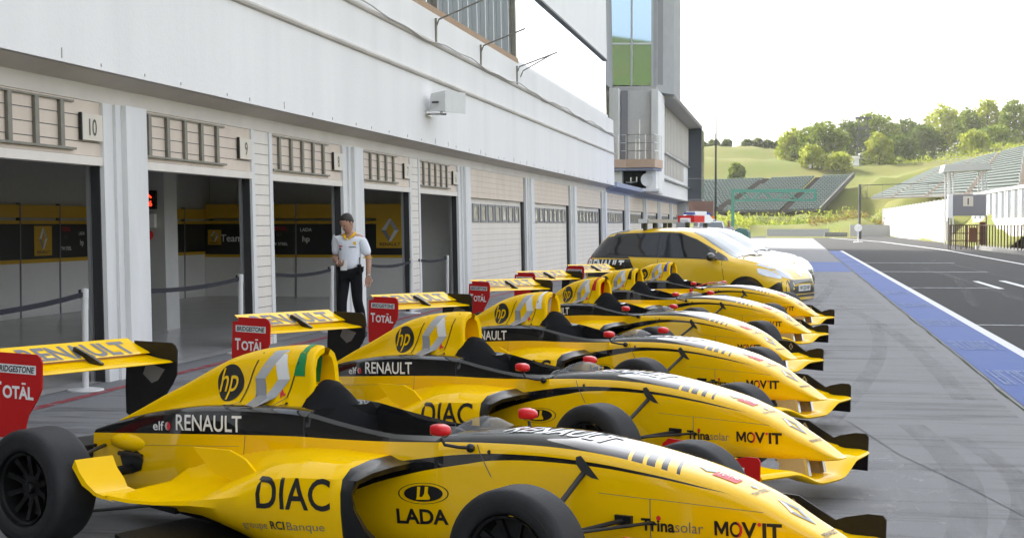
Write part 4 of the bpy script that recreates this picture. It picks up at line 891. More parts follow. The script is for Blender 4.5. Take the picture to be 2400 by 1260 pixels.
# sidepods: both sides as parts of their own
def pod(side):
    st = [(-.92, [(.20, .50), (.40, .50), (.52, .485), (.575, .455), (.592, .40), (.590, .33), (.575, .24), (.54, .15), (.45, .10), (.2, .08)]),
          (-.985, [(.20, .525), (.41, .52), (.545, .50), (.60, .46), (.615, .40), (.613, .32), (.60, .22), (.57, .14), (.48, .09), (.2, .07)]),
          (-1.25, [(.20, .535), (.41, .52), (.55, .49), (.61, .445), (.625, .385), (.625, .30), (.612, .21), (.585, .13), (.5, .08), (.2, .06)]),
          (-1.45, [(.20, .535), (.40, .505), (.54, .46), (.61, .415), (.63, .36), (.628, .28), (.60, .20), (.565, .14), (.5, .09), (.2, .06)]),
          (-1.62, [(.20, .53), (.37, .475), (.50, .415), (.60, .37), (.65, .325), (.645, .275), (.595, .20), (.53, .15), (.45, .10), (.2, .06)]),
          (-1.80, [(.20, .52), (.33, .43), (.45, .365), (.58, .325), (.68, .300), (.685, .278), (.59, .215), (.48, .16), (.40, .12), (.2, .08)]),
          (-2.00, [(.19, .505), (.28, .39), (.40, .325), (.56, .295), (.715, .280), (.72, .266), (.58, .235), (.44, .19), (.34, .15), (.19, .1)]),
          (-2.15, [(.17, .49), (.25, .37), (.37, .31), (.55, .288), (.735, .278), (.74, .264), (.58, .25), (.42, .23), (.3, .2), (.17, .16)]),
          (-2.28, [(.16, .47), (.22, .35), (.34, .30), (.54, .292), (.745, .288), (.75, .272), (.58, .268), (.42, .262), (.30, .25), (.16, .22)])]
    dense = []
    for (x0, a), (x1, c) in zip(st, st[1:]):
        for k in range(4): t = k / 4; dense.append((x0 + (x1 - x0) * t, [(p[0] + (q[0] - p[0]) * t, p[1] + (q[1] - p[1]) * t) for p, q in zip(a, c)]))
    dense.append(st[-1])
    mb = MB().loft([[(x, side * y, z) for y, z in P] for x, P in dense], 0, False)
    # intake: black lip with a dark throat, swept like the swoosh
    fr = [(x_, side * y, z) for (y, z), x_ in zip(st[0][1], (-.86, -.86, -.885, -.925, -.945, -.93, -.88, -.81, -.77, -.75))]
    mb.v[0:10] = fr
    th = [(q[0] - .02, q[1] * .90 + side * .02, .30 + (q[2] - .30) * .86) for q in fr]; th2 = [(-1.3, side * (.25 + (abs(q[1]) - .25) * .7), .30 + (q[2] - .30) * .7) for q in fr]
    mb.loft([fr, th, th2], 1, False)
    for i, f in enumerate(mb.f):
        c = sum((Vector(mb.v[k]) for k in f), Vector()) / len(f)
        if c.x > -.99 and i < 9 * 4: mb.m[i] = 1
    # upswept tail in front of the rear wheel
    R = []
    for x, z in ((-2.26, .288), (-2.32, .300), (-2.38, .335), (-2.43, .385), (-2.46, .44)):
        R.append([(x + .04 * (z > .33), side * .585, z + .004), (x, side * .66, z), (x - .03, side * .755, z - .004)])
    mb.loft(R, 0, False); mb.loft([[(p[0] - .012, p[1], p[2] - .016) for p in r] for r in R], 0, False)
    mb.add([R[0][2], R[1][2], R[2][2], R[3][2], R[4][2], (R[4][2][0] - .02, R[4][2][1], .40), (-2.44, side * .757, .32), (-2.34, side * .756, .275), (-2.22, side * .752, .262)], [tuple(range(9))], 0)
    # winglet standing on the pod
    mb.loft([[(-1.97, side * .50, .508), (-1.74, side * .50, .512), (-1.64, side * .505, .48), (-1.56, side * .515, .425), (-1.68, side * .515, .37), (-1.84, side * .505, .40)], [(-1.97, side * .488, .508), (-1.74, side * .486, .512), (-1.64, side * .49, .48), (-1.56, side * .50, .425), (-1.68, side * .50, .37), (-1.84, side * .49, .40)]], 0, True, True)
    # exhaust cut-out with shroud
    mb.ball((-2.74, side * .150, .43), (.17, .052, .05), 16, 10, 0); mb.tube([(-2.62, side * .215, .375), (-2.80, side * .20, .375)], .012, 8, 3)
    return mb
# decals on the body
bvh_b = BVHTree.FromPolygons([Vector(v) for v in body.v], body.f)
def side_decal(mb, bvh, shape, mi, x0, z0, ang=0., side=-1, step=.04, off=.0025):
    ca, sa = cos(ang), sin(ang); sh = shape if side < 0 else ([(-p[0], p[1]) for p in shape[0]], [f[::-1] for f in shape[1]])
    if side < 0: to = lambda x, y: (x0 + x * ca - y * sa, -1.5, z0 + x * sa + y * ca)
    else: to = lambda x, y: (x0 - x * ca - y * sa, 1.5, z0 - x * sa + y * ca) if False else (x0 + x * ca - y * sa, 1.5, z0 + x * sa + y * ca)
    decal(mb, bvh, sh, mi, to, (0, -side, 0), off, step)
def side_text(mb, bvh, s, mi, x0, z0, size, fit=None, ang=0., bold=.02, shear=0., both=True, step=.04, xs=1., off=.0025):
    v, f, w = text2d(s, size, bold, shear, xs)
    if fit: v = [(x * fit / w, y) for x, y in v]; w = fit
    side_decal(mb, bvh, (v, f), mi, x0, z0, ang, -1, step, off)
    if both:
        vm = [(w - x, y) for x, y in v]          # other flank reads left to right from its own side
        decal(mb, bvh, (vm, f), mi, lambda x, y: (x0 + x * cos(ang) - y * sin(ang), 1.5, z0 + x * sin(ang) + y * cos(ang)), (0, -1, 0), off, step)
dm = MB()
side_text(dm, bvh_b, 'RENAULT', 4, -2.372, .528, .076, fit=.49, ang=radians(3.6), bold=.012)
side_text(dm, bvh_b, 'elf', 4, -2.555, .512, .044, fit=.088, ang=radians(4), bold=.01)
for sd in (-1, 1):
    side_decal(dm, bvh_b, ell2d(0, 0, .023, .021), 5, -2.437, .541, 0, sd); side_decal(dm, bvh_b, poly2d([(-.023, 0), (-.012, .018), (0, .021), (-.006, 0), (0, -.021), (-.012, -.018)]), 8, -2.437, .541, 0, sd, off=.004)
    side_decal(dm, bvh_b, ell2d(0, 0, .098, .090, 40), 6, -2.134, .765, radians(8), sd)
    side_decal(dm, bvh_b, poly2d([(-2.83, .375), (-2.79, .385), (-2.755, .405), (-2.72, .385), (-2.685, .395), (-2.65, .38), (-2.635, .35), (-2.65, .30), (-2.72, .275), (-2.80, .30)]), 6, 0, 0, 0, sd, off=.004)
    # lozenge emblem, three tones
    E = {'t': (-1.853, .934), 't2': (-1.765, .943), 'r': (-1.724, .806), 'b2': (-1.832, .677), 'b': (-1.924, .667), 'l': (-1.959, .797), 'it': (-1.826, .874), 'ir': (-1.803, .800), 'ib': (-1.865, .722), 'il': (-1.889, .800)}
    for names, mi in ((('t', 't2', 'it', 'il', 'l'), 8), (('t2', 'r', 'ir', 'it'), 7), (('r', 'b2', 'ib', 'ir'), 8), (('l', 'il', 'ib', 'b2', 'b'), 9)):
        side_decal(dm, bvh_b, poly2d([E[n] for n in names]), mi, 0, 0, 0, sd)
    side_decal(dm, bvh_b, poly2d([(-1.775, .735), (-1.765, .757), (-1.748, .735), (-1.738, .742), (-1.742, .725), (-1.758, .728), (-1.768, .712)]), 5, 0, 0, 0, sd, off=.004)
    for pts in ([(-1.936, .922), (-1.985, .808), (-2.036, .665)], [(-1.652, .955), (-1.676, .886), (-1.709, .782), (-1.739, .685)]):
        for (a, c), (d, e) in zip(pts, pts[1:]): side_decal(dm, bvh_b, poly2d([(a - .004, c), (a + .004, c), (d + .004, e), (d - .004, e)]), 6, 0, 0, 0, sd)
    for x, z in ((-.474, .575), (-1.72, .69)): side_decal(dm, bvh_b, ell2d(0, 0, .009, .009, 12), 6, x, z, 0, sd)
    for a, c, d, e in ((-.54, .60, -.46, .47), (.28, .44, .283, .20), (.05, .445, .28, .44), (-1.86, .545, -1.87, .45), (.28, .44, .75, .425), (-2.9, .405, -1.9, .49)):
        side_decal(dm, bvh_b, poly2d([(a - .002, c), (a + .002, c + .002), (d + .002, e), (d - .002, e - .002)]), 10, 0, 0, 0, sd, step=.03, off=.001)
    side_decal(dm, bvh_b, ell2d(0, 0, .133, .047, 40, .955), 6, -.808, .368, radians(5), sd); side_decal(dm, bvh_b, ell2d(0, 0, .102, .036, 36), 6, -.808, .368, radians(5), sd)
    side_decal(dm, bvh_b, poly2d([(-.040, -.026), (.030, -.026), (.036, -.018), (.024, .004), (.030, .031), (.012, .031), (.006, .0), (-.006, -.014), (-.020, -.014), (-.012, .031), (-.028, .031), (-.034, -.014)]), 2, -.808, .367, radians(5), sd, off=.004)
side_text(dm, bvh_b, 'hp', 2, -2.212, .715, .115, fit=.142, ang=radians(6), bold=.004, shear=.35, off=.005)
side_text(dm, bvh_b, 'LADA', 6, -.948, .225, .062, fit=.272, ang=radians(4), bold=.03)
side_text(dm, bvh_b, 'Trina', 6, .242, .312, .047, fit=.145, ang=radians(1.0), bold=.03)
side_text(dm, bvh_b, 'solar', 10, .389, .316, .044, fit=.118, ang=radians(1.0), bold=-.006)
MW = [(0, 0), (0, .058), (.013, .058), (.029, .026), (.045, .058), (.058, .058), (.058, 0), (.047, 0), (.047, .036), (.032, .006), (.026, .006), (.011, .036), (.011, 0)]
for sd in (-1, 1):
    for q in ([MW[0], MW[1], MW[2], MW[11], MW[12]], [MW[2], MW[3], MW[10], MW[11]], [MW[3], MW[4], MW[8], MW[9]], [MW[3], MW[9], MW[10]], [MW[4], MW[5], MW[6], MW[7], MW[8]]): side_decal(dm, bvh_b, poly2d(q), 6, .553, .318, radians(1.6), sd)
side_text(dm, bvh_b, 'O', 6, .616, .319, .058, fit=.050, ang=radians(1.6), bold=.02); side_text(dm, bvh_b, 'V', 6, .664, .321, .058, fit=.062, ang=radians(1.6), bold=.03); side_text(dm, bvh_b, 'IT', 6, .748, .323, .058, fit=.078, ang=radians(1.6), bold=.035)
for sd in (-1, 1):
    side_decal(dm, bvh_b, poly2d([(.640, .381), (.654, .376), (.666, .362), (.668, .342), (.660, .324), (.646, .317), (.655, .332), (.658, .350), (.652, .370)]), 5, 0, 0, 0, sd, off=.0035)
    side_decal(dm, bvh_b, ell2d(0, 0, .008, .008, 12), 5, .735, .376, 0, sd); side_decal(dm, bvh_b, ell2d(0, 0, .010, .010, 12), 5, .318, .366, 0, sd, off=.0035)
side_text(dm, bvh_b, 'TW STEEL', 4, -.985, .447, .024, fit=.105, ang=radians(17), bold=.012)
for sd in (-1, 1):
    for q in (-.962, -.935): side_decal(dm, bvh_b, ell2d(0, 0, .009, .009, 12), 4, q, .488 + (q + .96) * .3, 0, sd)
# lettering on the hood and nose top
def top_text(s, mi, xc, size, length, yc=0, bold=.02, across=False, flip=1):
    v, f, w = text2d(s, size, bold)
    k = length / w
    if across: to = lambda x, y: (xc - (y - size / 2) * 1.0, yc + (x * k - length / 2), 1.5)
    else: to = lambda x, y: (xc + x * k - length / 2, yc + (y - size / 2), 1.5)
    decal(dm, bvh_b, (v, f), mi, to, (0, 0, -1), .003, .03)
top_text('RENAULT', 4, -.245, .165, .52, 0, .02)
def top_poly(pts, mi, off=.003): decal(dm, bvh_b, poly2d(pts), mi, lambda x, y: (x, y, 1.5), (0, 0, -1), off, .03)
top_poly([(.50, -.075), (.60, -.06), (.60, .01), (.50, -.005)], 5); 
v, f, w = text2d('TOTAL', .04, .02); decal(dm, bvh_b, (v, f), 4, lambda x, y: (.508 + x * .085 / w, -.052 + y + x * .2, 1.5), (0, 0, -1), .0045, .02)
top_poly([(.42, -.03), (.47, -.06), (.51, -.02), (.46, .0)], 8)
v, f, w = text2d('TW STEEL', .02, .01); decal(dm, bvh_b, (v, f), 6, lambda x, y: (.70 - y, -.09 + x * .14 / w, 1.5), (0, 0, -1), .003, .02)
top_poly([(.655, -.02), (.675, -.005), (.655, .01), (.635, -.005)], 8)
for P, mi in (([(.75, 0), (.83, -.045), (.83, -.02), (.79, 0)], 7), ([(.83, -.045), (.92, 0), (.88, 0), (.83, -.02)], 9), ([(.92, 0), (.83, .045), (.83, .02), (.88, 0)], 8), ([(.83, .045), (.75, 0), (.79, 0), (.83, .02)], 9)): top_poly(P, mi)
v, f, w = text2d('RENAULT', .022, .015); decal(dm, bvh_b, (v, f), 6, lambda x, y: (.985 - y, -.065 + x * .13 / w, 1.5), (0, 0, -1), .003, .02)
car = thing('racing_car', '', 'racing car', (0, 0, 0))
body.join(dm)
o_body = body.build('body', MATS_BODY, car, 38)
def mk(name, mb, mats, parent=None, smooth=38): return mb.build(name, mats, parent or car, smooth)
for side in (-1, 1):
    p = pod(side); bv = BVHTree.FromPolygons([Vector(v) for v in p.v], p.f); d = MB()
    def ptext(s, mi, x0, z0, size, fit, ang, bold):
        v, f, w = text2d(s, size, bold); v = [(x * fit / w, y) for x, y in v]
        if side > 0: v = [(fit - x, y) for x, y in v]
        decal(d, bv, (v, f), mi, lambda x, y: (x0 + x * cos(ang) - y * sin(ang), side * 1.5, z0 + x * sin(ang) + y * cos(ang)), (0, -side, 0), .003, .03)
    ptext('DIAC', 3, -1.452, .298, .132, .415, radians(3.5), .014); ptext('groupe', 5, -1.56, .192, .034, .155, radians(4.5), -.006); ptext('RCI', 3, -1.385, .206, .036, .085, radians(4.5), .02); ptext('Banque', 5, -1.285, .213, .036, .21, radians(4.5), -.006)
    p.join(d); mk('sidepod', p, [m_yellow, m_black, m_dark, m_btext, m_wtext, m_gtext])
# headrest, seat, belts, wheel, windscreen
b = MB()
def bell(y): return .648 + .157 * exp(-(abs(y) / .145) ** 2.44)
ys = [-.245 + .0196 * i for i in range(26)]
b.loft([[(-1.61, y, bell(y) - .02) for y in ys], [(-1.58, y, bell(y)) for y in ys], [(-1.54, y, bell(y) - .004) for y in ys], [(-1.50, y, bell(y) - .04 * (bell(y) - .62) / .2) for y in ys], [(-1.465, y, .61 + .35 * (bell(y) - .648)) for y in ys], [(-1.44, y, .50) for y in ys]], 0, False)
mk('headrest', b, m_pad, smooth=60)
b = MB().loft([[(-1.36, -.15, .56), (-1.36, .15, .56)], [(-1.30, -.15, .42), (-1.30, .15, .42)], [(-1.1, -.14, .32), (-1.1, .14, .32)], [(-.85, -.13, .33), (-.85, .13, .33)]], 0, False); mk('seat', b, m_pad)
b = MB()
ring = [(-.82 + .035 * sin(a) * 0 - .03 * cos(a), .13 * sin(a), .545 + .075 * cos(a)) for a in [2 * pi * k / 20 for k in range(21)]]
b.tube(ring, .012, 6).box(-.84, -.80, -.11, .11, .53, .56); mk('steering_wheel', b, m_black)
sc_ = []
for xx, hh, ww in ((-.775, .014, .15), (-.72, .055, .155), (-.66, .063, .15), (-.58, .050, .13), (-.50, .018, .10)):
    sc_.append([(xx - .05 * abs(sin(a)), ww * sin(a), spl(ZT, xx) - .03 * abs(sin(a)) + hh * cos(a) ** 2 * 1.0) for a in [pi * (-.5 + k / 12) for k in range(13)]])
mk('windscreen', MB().loft(sc_, 0, False), m_screen, smooth=60)
# mirrors
def mirror(side, x, y, z):
    b = MB(); M = Matrix.Translation((x, side * y, z)) @ Matrix.Rotation(radians(side * 8), 4, 'Z') @ Matrix.Scale(.63, 4)
    rings = []
    for t, sy, sz in ((-.062, .055, .036), (-.05, .060, .040), (-.01, .060, .041), (.03, .052, .036), (.055, .036, .025), (.068, .012, .008)):
        rings.append([(t, (sy * abs(cos(a)) ** .6) * (1 if cos(a) > 0 else -1), (sz * abs(sin(a)) ** .6) * (1 if sin(a) > 0 else -1) - max(0, t) * .1) for a in [2 * pi * k / 20 for k in range(20)]])
    b.loft(rings, 0, True, True).xf(M); o = mk('mirror', b, m_mirror_red, smooth=60)
    g = MB().box(-.064, -.0625, -.048, .048, -.03, .03).xf(M); mk('mirror_glass', g, m_steel, o)
    s = MB().tube([(x + .0, side * y, z - .035), (x + .01, side * (y - .005), z - .062), (x + .05, side * (y - .05), z - .075), (x + .085, side * (y - .075), z - .078)], .008, 6).ball((x + .09, side * (y - .085), z - .08), .02, 10, 8); mk('mirror_stalk', s, m_black, o)
    return o
mirrors = [mirror(-1, -.645, .345, .668), mirror(1, -.645, .345, .668)]
# wheels: tyre and rim as sub-parts
def wheel(name, x, y, R, wd, side):
    w = bpy.data.objects.new('wheel', None); C.objects.link(w); w.parent = car; w.location = (x, y, R); w.empty_display_size = .1
    h = wd / 2; s = side
    pr = [(.172, h * .72), (.18, h * .9), (.20, h * 1.0), (R * .80, h * 1.02), (R * .90, h * .98), (R * .965, h * .88), (R * .99, h * .76), (R, h * .6), (R, -h * .6), (R * .99, -h * .76), (R * .965, -h * .88), (R * .90, -h * .98), (.20, -h), (.172, -h * .7), (.16, -h * .6)]
    ty = MB().lathe([(a, s * t) for a, t in pr], (0, 0, 0), 'y', 48)
    ty.lathe([(R * .83, s * h * 1.022), (R * .84, s * h * 1.03), (R * .85, s * h * 1.018)], (0, 0, 0), 'y', 48)
    ty.build('tyre', m_rubber, w, 40)
    ri = MB().lathe([(.176, s * h * .95), (.172, s * h * .80), (.160, s * h * .74), (.152, s * h * .3), (.150, -s * h * .6)], (0, 0, 0), 'y', 40)
    for k in range(10):
        a = 2 * pi * k / 10; c_, s_ = cos(a), sin(a)
        P = []
        for r_, hw, t in ((.04, .016, .42), (.10, .011, .50), (.155, .014, .62)):
            P.append([(r_ * c_ - hw * s_, s * h * t, r_ * s_ + hw * c_), (r_ * c_ + hw * s_, s * h * t, r_ * s_ - hw * c_), (r_ * c_ + hw * s_, s * h * (t - .2), r_ * s_ - hw * c_), (r_ * c_ - hw * s_, s * h * (t - .2), r_ * s_ + hw * c_)])
        ri.loft(P, 0, True, True)
    ri.lathe([(.001, s * h * .66), (.022, s * h * .66), (.028, s * h * .60), (.030, s * h * .46), (.058, s * h * .42), (.06, s * h * .2)], (0, 0, 0), 'y', 24)
    ri.lathe([(.001, -s * h * .1), (.15, -s * h * .1)], (0, 0, 0), 'y', 32, 1)
    ri.ball((.12, s * h * .66, .09), .007, 8, 6, 2)
    ri.build('rim', [m_rim, m_dark, m_yellow], w, 35)
    return w
FW, RW = .74, .722
for s in (-1, 1):
    wheel('wheel', 0.0, s * FW, .272, .20, s); wheel('wheel', -2.775, s * RW, .283, .245, s)
# suspension arms, pushrods, drive shafts
for s in (-1, 1):
    b = MB()
    b.tube([(-.02, s * .20, .525), (-.03, s * .60, .30)], .013, 8, flat=.8)
    b.tube([(.30, s * .165, .345), (.08, s * .62, .34)], .012, 8, flat=.6).tube([(-.34, s * .22, .36), (-.02, s * .62, .35)], .012, 8, flat=.6)
    b.tube([(.26, s * .175, .20), (.02, s * .64, .19)], .013, 8, flat=.6).tube([(-.40, s * .22, .18), (0, s * .64, .19)], .013, 8, flat=.6)
    b.tube([(.17, s * .19, .345), (.06, s * .60, .325)], .010, 8)
    b.box(.13, .205, min(s * .17, s * .215), max(s * .17, s * .215), .325, .365)
    mk('front_suspension', b, m_carbon); b = MB()
    for z, x0 in ((.16, -2.35), (.40, -2.95), (.15, -2.98)): b.tube([(x0, s * .16, z), (-2.72, s * .63, z - .02)], .014, 8, flat=.6)
    b.tube([(-2.73, s * .12, .30), (-2.73, s * .64, .29)], .026, 8);
    mk('rear_suspension', b, m_carbon)
for s in (-1, 1):                                  # pushrod openings, their dark painted as flat patches on the nose
    v = [(-.055, .585), (-.035, .592), (-.015, .575), (.055, .50), (.02, .505), (-.03, .53), (-.055, .56)]
    d = MB(); decal(d, bvh_b, poly2d(v), 0, lambda x, y: (x, s * 1.5, y), (0, -s, 0), .003, .03); mk('pushrod_hole_paint', d, m_dark)
# floor and gearbox
b = MB().prism([(-2.45, -.55), (-2.2, -.66), (-1.2, -.64), (-.78, -.42), (-.5, -.22), (-.5, .22), (-.78, .42), (-1.2, .64), (-2.2, .66), (-2.45, .55)], .035, .055, 'z'); mk('floor', b, m_carbon, smooth=None)
b = MB().loft([[(-2.4, -.2, .1), (-2.4, .2, .1), (-2.4, .18, .40), (-2.4, -.18, .40)], [(-3.1, -.13, .14), (-3.1, .13, .14), (-3.1, .11, .38), (-3.1, -.11, .38)], [(-3.32, -.08, .2), (-3.32, .08, .2), (-3.32, .07, .36), (-3.32, -.07, .36)]], caps=True); mk('gearbox', b, m_carbon)
b = MB().prism([(-3.3, -.44), (-3.02, -.44), (-3.02, .44), (-3.3, .44)], .385, .40, 'z')
mk('rear_wing_beam', b, m_carbon, smooth=None)
# rear wing: main plane and flap with lettering, end plates are sub-parts
def foil(x0, z0, x1, z1, th, camber, y0, y1, mi=0, n=10):
    up = []; lo = []
    for k in range(n + 1):
        t = k / n; x = x0 + (x1 - x0) * t; z = z0 + (z1 - z0) * t - camber * sin(pi * t); q = th * (sqrt(max(t, 0)) * 1.5 * (1 - t) + .06)
        up.append((x, z + q)); lo.append((x, z - q * .6))
    pr = up + lo[::-1]
    return MB().prism(pr, y0, y1, 'y', mi)
HWG = .462
wb = foil(-3.09, .778, -3.32, .815, .020, .012, -HWG, HWG); rw = mk('rear_wing', wb, m_yellow, smooth=50)
fl = foil(-3.27, .822, -3.455, .898, .011, .008, -HWG, HWG)
bvf = BVHTree.FromPolygons([Vector(q) for q in fl.v], fl.f); d = MB(); v, f, w = text2d('RENAULT', .11, .03)
decal(d, bvf, (v, f), 1, lambda x, y: (-3.283 - y * 1.25, -.36 + x * .74 / w, 1.5), (0, 0, -1), .002, .06)
fl.join(d); mk('flap', fl, [m_yellow, m_gtext], rw, 50)
b = MB().prism([(-3.15, .79), (-3.14, .802), (-3.26, .852), (-3.36, .885), (-3.37, .86), (-3.28, .825), (-3.22, .79)], -.010, .010, 'y'); mk('wing_bracket', b, m_black, rw, None)
def rplate(y, s, m):
    pts = [(-3.06, .845), (-3.075, .872), (-3.10, .886), (-3.40, .886), (-3.40, .858), (-3.462, .852), (-3.475, .62), (-3.47, .47), (-3.42, .445), (-3.20, .44), (-3.19, .52), (-3.17, .57), (-3.10, .655), (-3.065, .71)]
    return MB().prism(pts, y - .004, y + .004, 'y', 0)
for s in (-1, 1):
    y = s * .468; p = rplate(y, s, 0); yy = y + s * .0052
    if s < 0:
        R, U = (1, 0, 0), (0, 0, 1)
        p.box(-3.428, -3.105, yy - .0005, yy, .782, .828, 2); flat_text(p, 'BRIDGESTONE', (-3.266, yy - .0012, .790), R, U, .03, 3, bold=.03, shear=.2, fit=.30)
        flat_text(p, 'T', (-3.405, yy - .0008, .655), R, U, .078, 1, bold=.03, fit=.06); flat_text(p, 'OTAL', (-3.245, yy - .0008, .655), R, U, .060, 1, bold=.035, fit=.24)
        p.box(-3.215, -3.185, yy - .0008, yy - .0004, .728, .737, 1)
        mk('end_plate', p, [m_red, m_wtext, m_silver1, m_btext], rw, None)['label'] = 'red end plate with white lettering'
    else:
        p.add([(-3.155, y - .0052, .735), (-3.30, y - .0052, .768), (-3.33, y - .0052, .70), (-3.26, y - .0052, .652), (-3.21, y - .0052, .67)], [(0, 1, 2, 3, 4)], 1)
        mk('end_plate', p, [m_carbon, m_silver3], rw, None)['label'] = 'black inner face of the far end plate'
# front wing: dipped main plane, flap, end plates, struts
def dip(y):
    t = min(1, max(0, (abs(y) - .10) / .27)); return -.072 * (1 - (3 * t * t - 2 * t ** 3))
rings = []; frings = []
for k in range(41):
    y = -.61 + 1.22 * k / 40; zc = .205 + dip(y); xl = 1.09 - .10 * (abs(y) / .61) ** 1.6; xt = .80 - .02 * abs(y)
    P = [(xl, zc), (xl - .012, zc + .013), (xl - .06, zc + .019), (xl - .16, zc + .017), (xt, zc + .024), (xt, zc + .018), (xl - .16, zc - .004), (xl - .06, zc - .014), (xl - .012, zc - .012)]
    rings.append([(x, y, z) for x, z in P])
fw = mk('front_wing', MB().loft(rings, 0, True, True), m_yellow, smooth=60)
for s in (-1, 1):
    fr = []
    for k in range(13):
        y = s * (.16 + .45 * k / 12); z = .205 + dip(y); fr.append([(x, y, q) for x, q in ((.795, z + .022), (.785, z + .030), (.73, z + .040), (.66, z + .056), (.66, z + .050), (.73, z + .030), (.785, z + .018))])
    mk('flap', MB().loft(fr, 0, True, True), m_yellow, fw, 50)
    y = s * .615
    pts = [(.975, .10), (.980, .30), (.965, .318), (.90, .318), (.80, .295), (.755, .277), (.585, .366), (.40, .372), (.36, .34), (.36, .10)]
    p = MB().prism(pts, y - .005, y + .005, 'y', 0)
    if s < 0:
        flat_text(p, 'TOTAL', (.70, y - .0062, .155), (1, 0, 0), (0, 0, 1), .10, 1, bold=.03, fit=.46); mk('end_plate', p, [m_red, m_wtext], fw, None)['label'] = 'red front wing end plate'
    else:
        diamond(p, (.56, y - .0062, .315), (1, 0, 0), (0, 0, 1), .035, (1, 1, 1)); mk('end_plate', p, [m_carbon, m_beige], fw, None)['label'] = 'black inner face of the far front wing end plate'
    p = MB().prism([(.78, .215), (.97, .185), (.95, .25), (.77, .255)], s * .085 - .012, s * .085 + .012, 'y', 0); p.prism([(.965, .158), (.985, .158), (.965, .25), (.945, .25)], s * .085 - .0135, s * .085 + .0135, 'y', 1); p.box(.79, .965, s * .085 - .011, s * .085 + .011, .15, .222, 0)
    mk('wing_strut', p, [m_beige, m_steel], fw, None)
# coloured tape on the roll hoop differs from car to car
tp = MB(); v = [(-1.655, .825), (-1.583, .825), (-1.557, .88), (-1.547, .93), (-1.552, .962), (-1.60, .966), (-1.625, .92)]
for s in (-1, 1): decal(tp, bvh_b, poly2d([(-1.652 + .026, .825), (-1.592, .825), (-1.594, .90), (-1.601, .955), (-1.64, .958), (-1.633, .90)] if False else [(-1.70, .825), (-1.628, .825), (-1.63, .90), (-1.638, .955), (-1.672, .962), (-1.684, .90)]), 0, lambda x, y: (x, s * 1.5, y), (0, -s, 0), .003, .03)
decal(tp, bvh_b, poly2d([(-1.672, -.07), (-1.638, -.07), (-1.638, .07), (-1.672, .07)]), 0, lambda x, y: (x, y, 1.5), (0, 0, -1), .003, .02)
tape = mk('hoop_tape', tp, m_green)
POS = [(-.723, 6.466, -23.24), (-.678, 9.187, -29.75), (-.665, 12.15, -34.18), (-.779, 15.683, -41.87), (-.647, 19.281, -36.42), (-.471, 22.773, -37.70)]
LAB = ['nearest yellow and black racing car, with green tape on its roll hoop', 'second yellow racing car from the front, its roll hoop bare of tape', 'third yellow racing car, with white tape on its roll hoop',
       'fourth yellow racing car, with red tape on its roll hoop', 'fifth yellow racing car, with black tape on its roll hoop', 'farthest yellow racing car, with blue tape on its roll hoop and red belts hanging out']
TAPE = [m_green, None, m_whitep, m_red, m_black, m_bluep]
cars = []
for i, (x, y, a) in enumerate(POS):
    r = car if i == 0 else copy_tree(car)
    cars.append(r)
for i, r in enumerate(cars):
    x, y, a = POS[i]; [setattr(ch, 'rotation_euler', (0, radians((37 * i + 20 * n_) % 360), radians((2, -3, 4, 0, -4, 3)[i]) if ch.location.x > -1 else 0)) for n_, ch in enumerate(q for q in r.children if q.name.startswith('wheel'))]; r.location = (x, y, 0); r.rotation_euler = (0, 0, radians(a)); tag(r, LAB[i], 'racing car', 'yellow racing cars parked in a slanted row')
    for ch in list(r.children):
        nm = ch.name.split('.')[0]
        if nm == 'hoop_tape':
            if TAPE[i] is None: bpy.data.objects.remove(ch)
            elif i: ch.data = ch.data.copy(); ch.data.materials[0] = TAPE[i]
        elif nm == 'mirror' and i in (1, 3, 5): ch.location.x -= .215
b = MB().tube([(-1.02, -.21, .60), (-.98, -.265, .58), (-.99, -.282, .50), (-1.0, -.285, .42)], [.03, .035, .03, .02], 6, flat=.3).tube([(-1.0, -.17, .60), (-.85, -.05, .665), (-.7, .02, .68)], .03, 6, flat=.35)
b.build('harness_belt', m_mirror_red, cars[5])
# ------------------------------------------------------------------ hatchback course cars (x forward, y left)
m_gold = mat('hatch_yellow', (.74, .47, .006), .28, metal=.08, coat=.8)
m_hwhite = mat('hatch_white', (.70, .70, .70), .28, coat=.9)
m_hblack = mat('hatch_black', (.012, .012, .014), .3, coat=.7)
m_wscreen = mat('windscreen_glass', (.10, .125, .14), .03, spec=1.0, metal=.35)
m_lens = mat('headlamp_lens', (.62, .66, .72), .08, metal=.6)
m_tail = mat('tail_red', (.45, .01, .012), .2, coat=.8)
m_amber = mat('amber_lamp', (.9, .25, .01), .3)
m_plate = mat('plate_white', (.70, .70, .68), .4)
HTOP = [(-1.98, .60), (-1.95, .80), (-1.88, 1.02), (-1.75, 1.22), (-1.58, 1.385), (-1.35, 1.445), (-.9, 1.482), (-.4, 1.49), (.0, 1.462), (.25, 1.39), (.6, 1.20), (.98, .995), (1.3, .945), (1.6, .865), (1.82, .765), (1.93, .66), (1.99, .52)]
HMAX = [(-1.98, .66), (-1.9, .76), (-1.7, .82), (-1.3, .85), (0, .855), (1.2, .85), (1.5, .83), (1.75, .765), (1.9, .66), (1.99, .50)]
HUP = [(-1.98, .62), (-1.88, .60), (-1.6, .555), (-1.0, .565), (0, .575), (.3, .595), (.7, .66), (1.0, .72), (1.3, .73), (1.6, .70), (1.85, .58), (1.99, .42)]
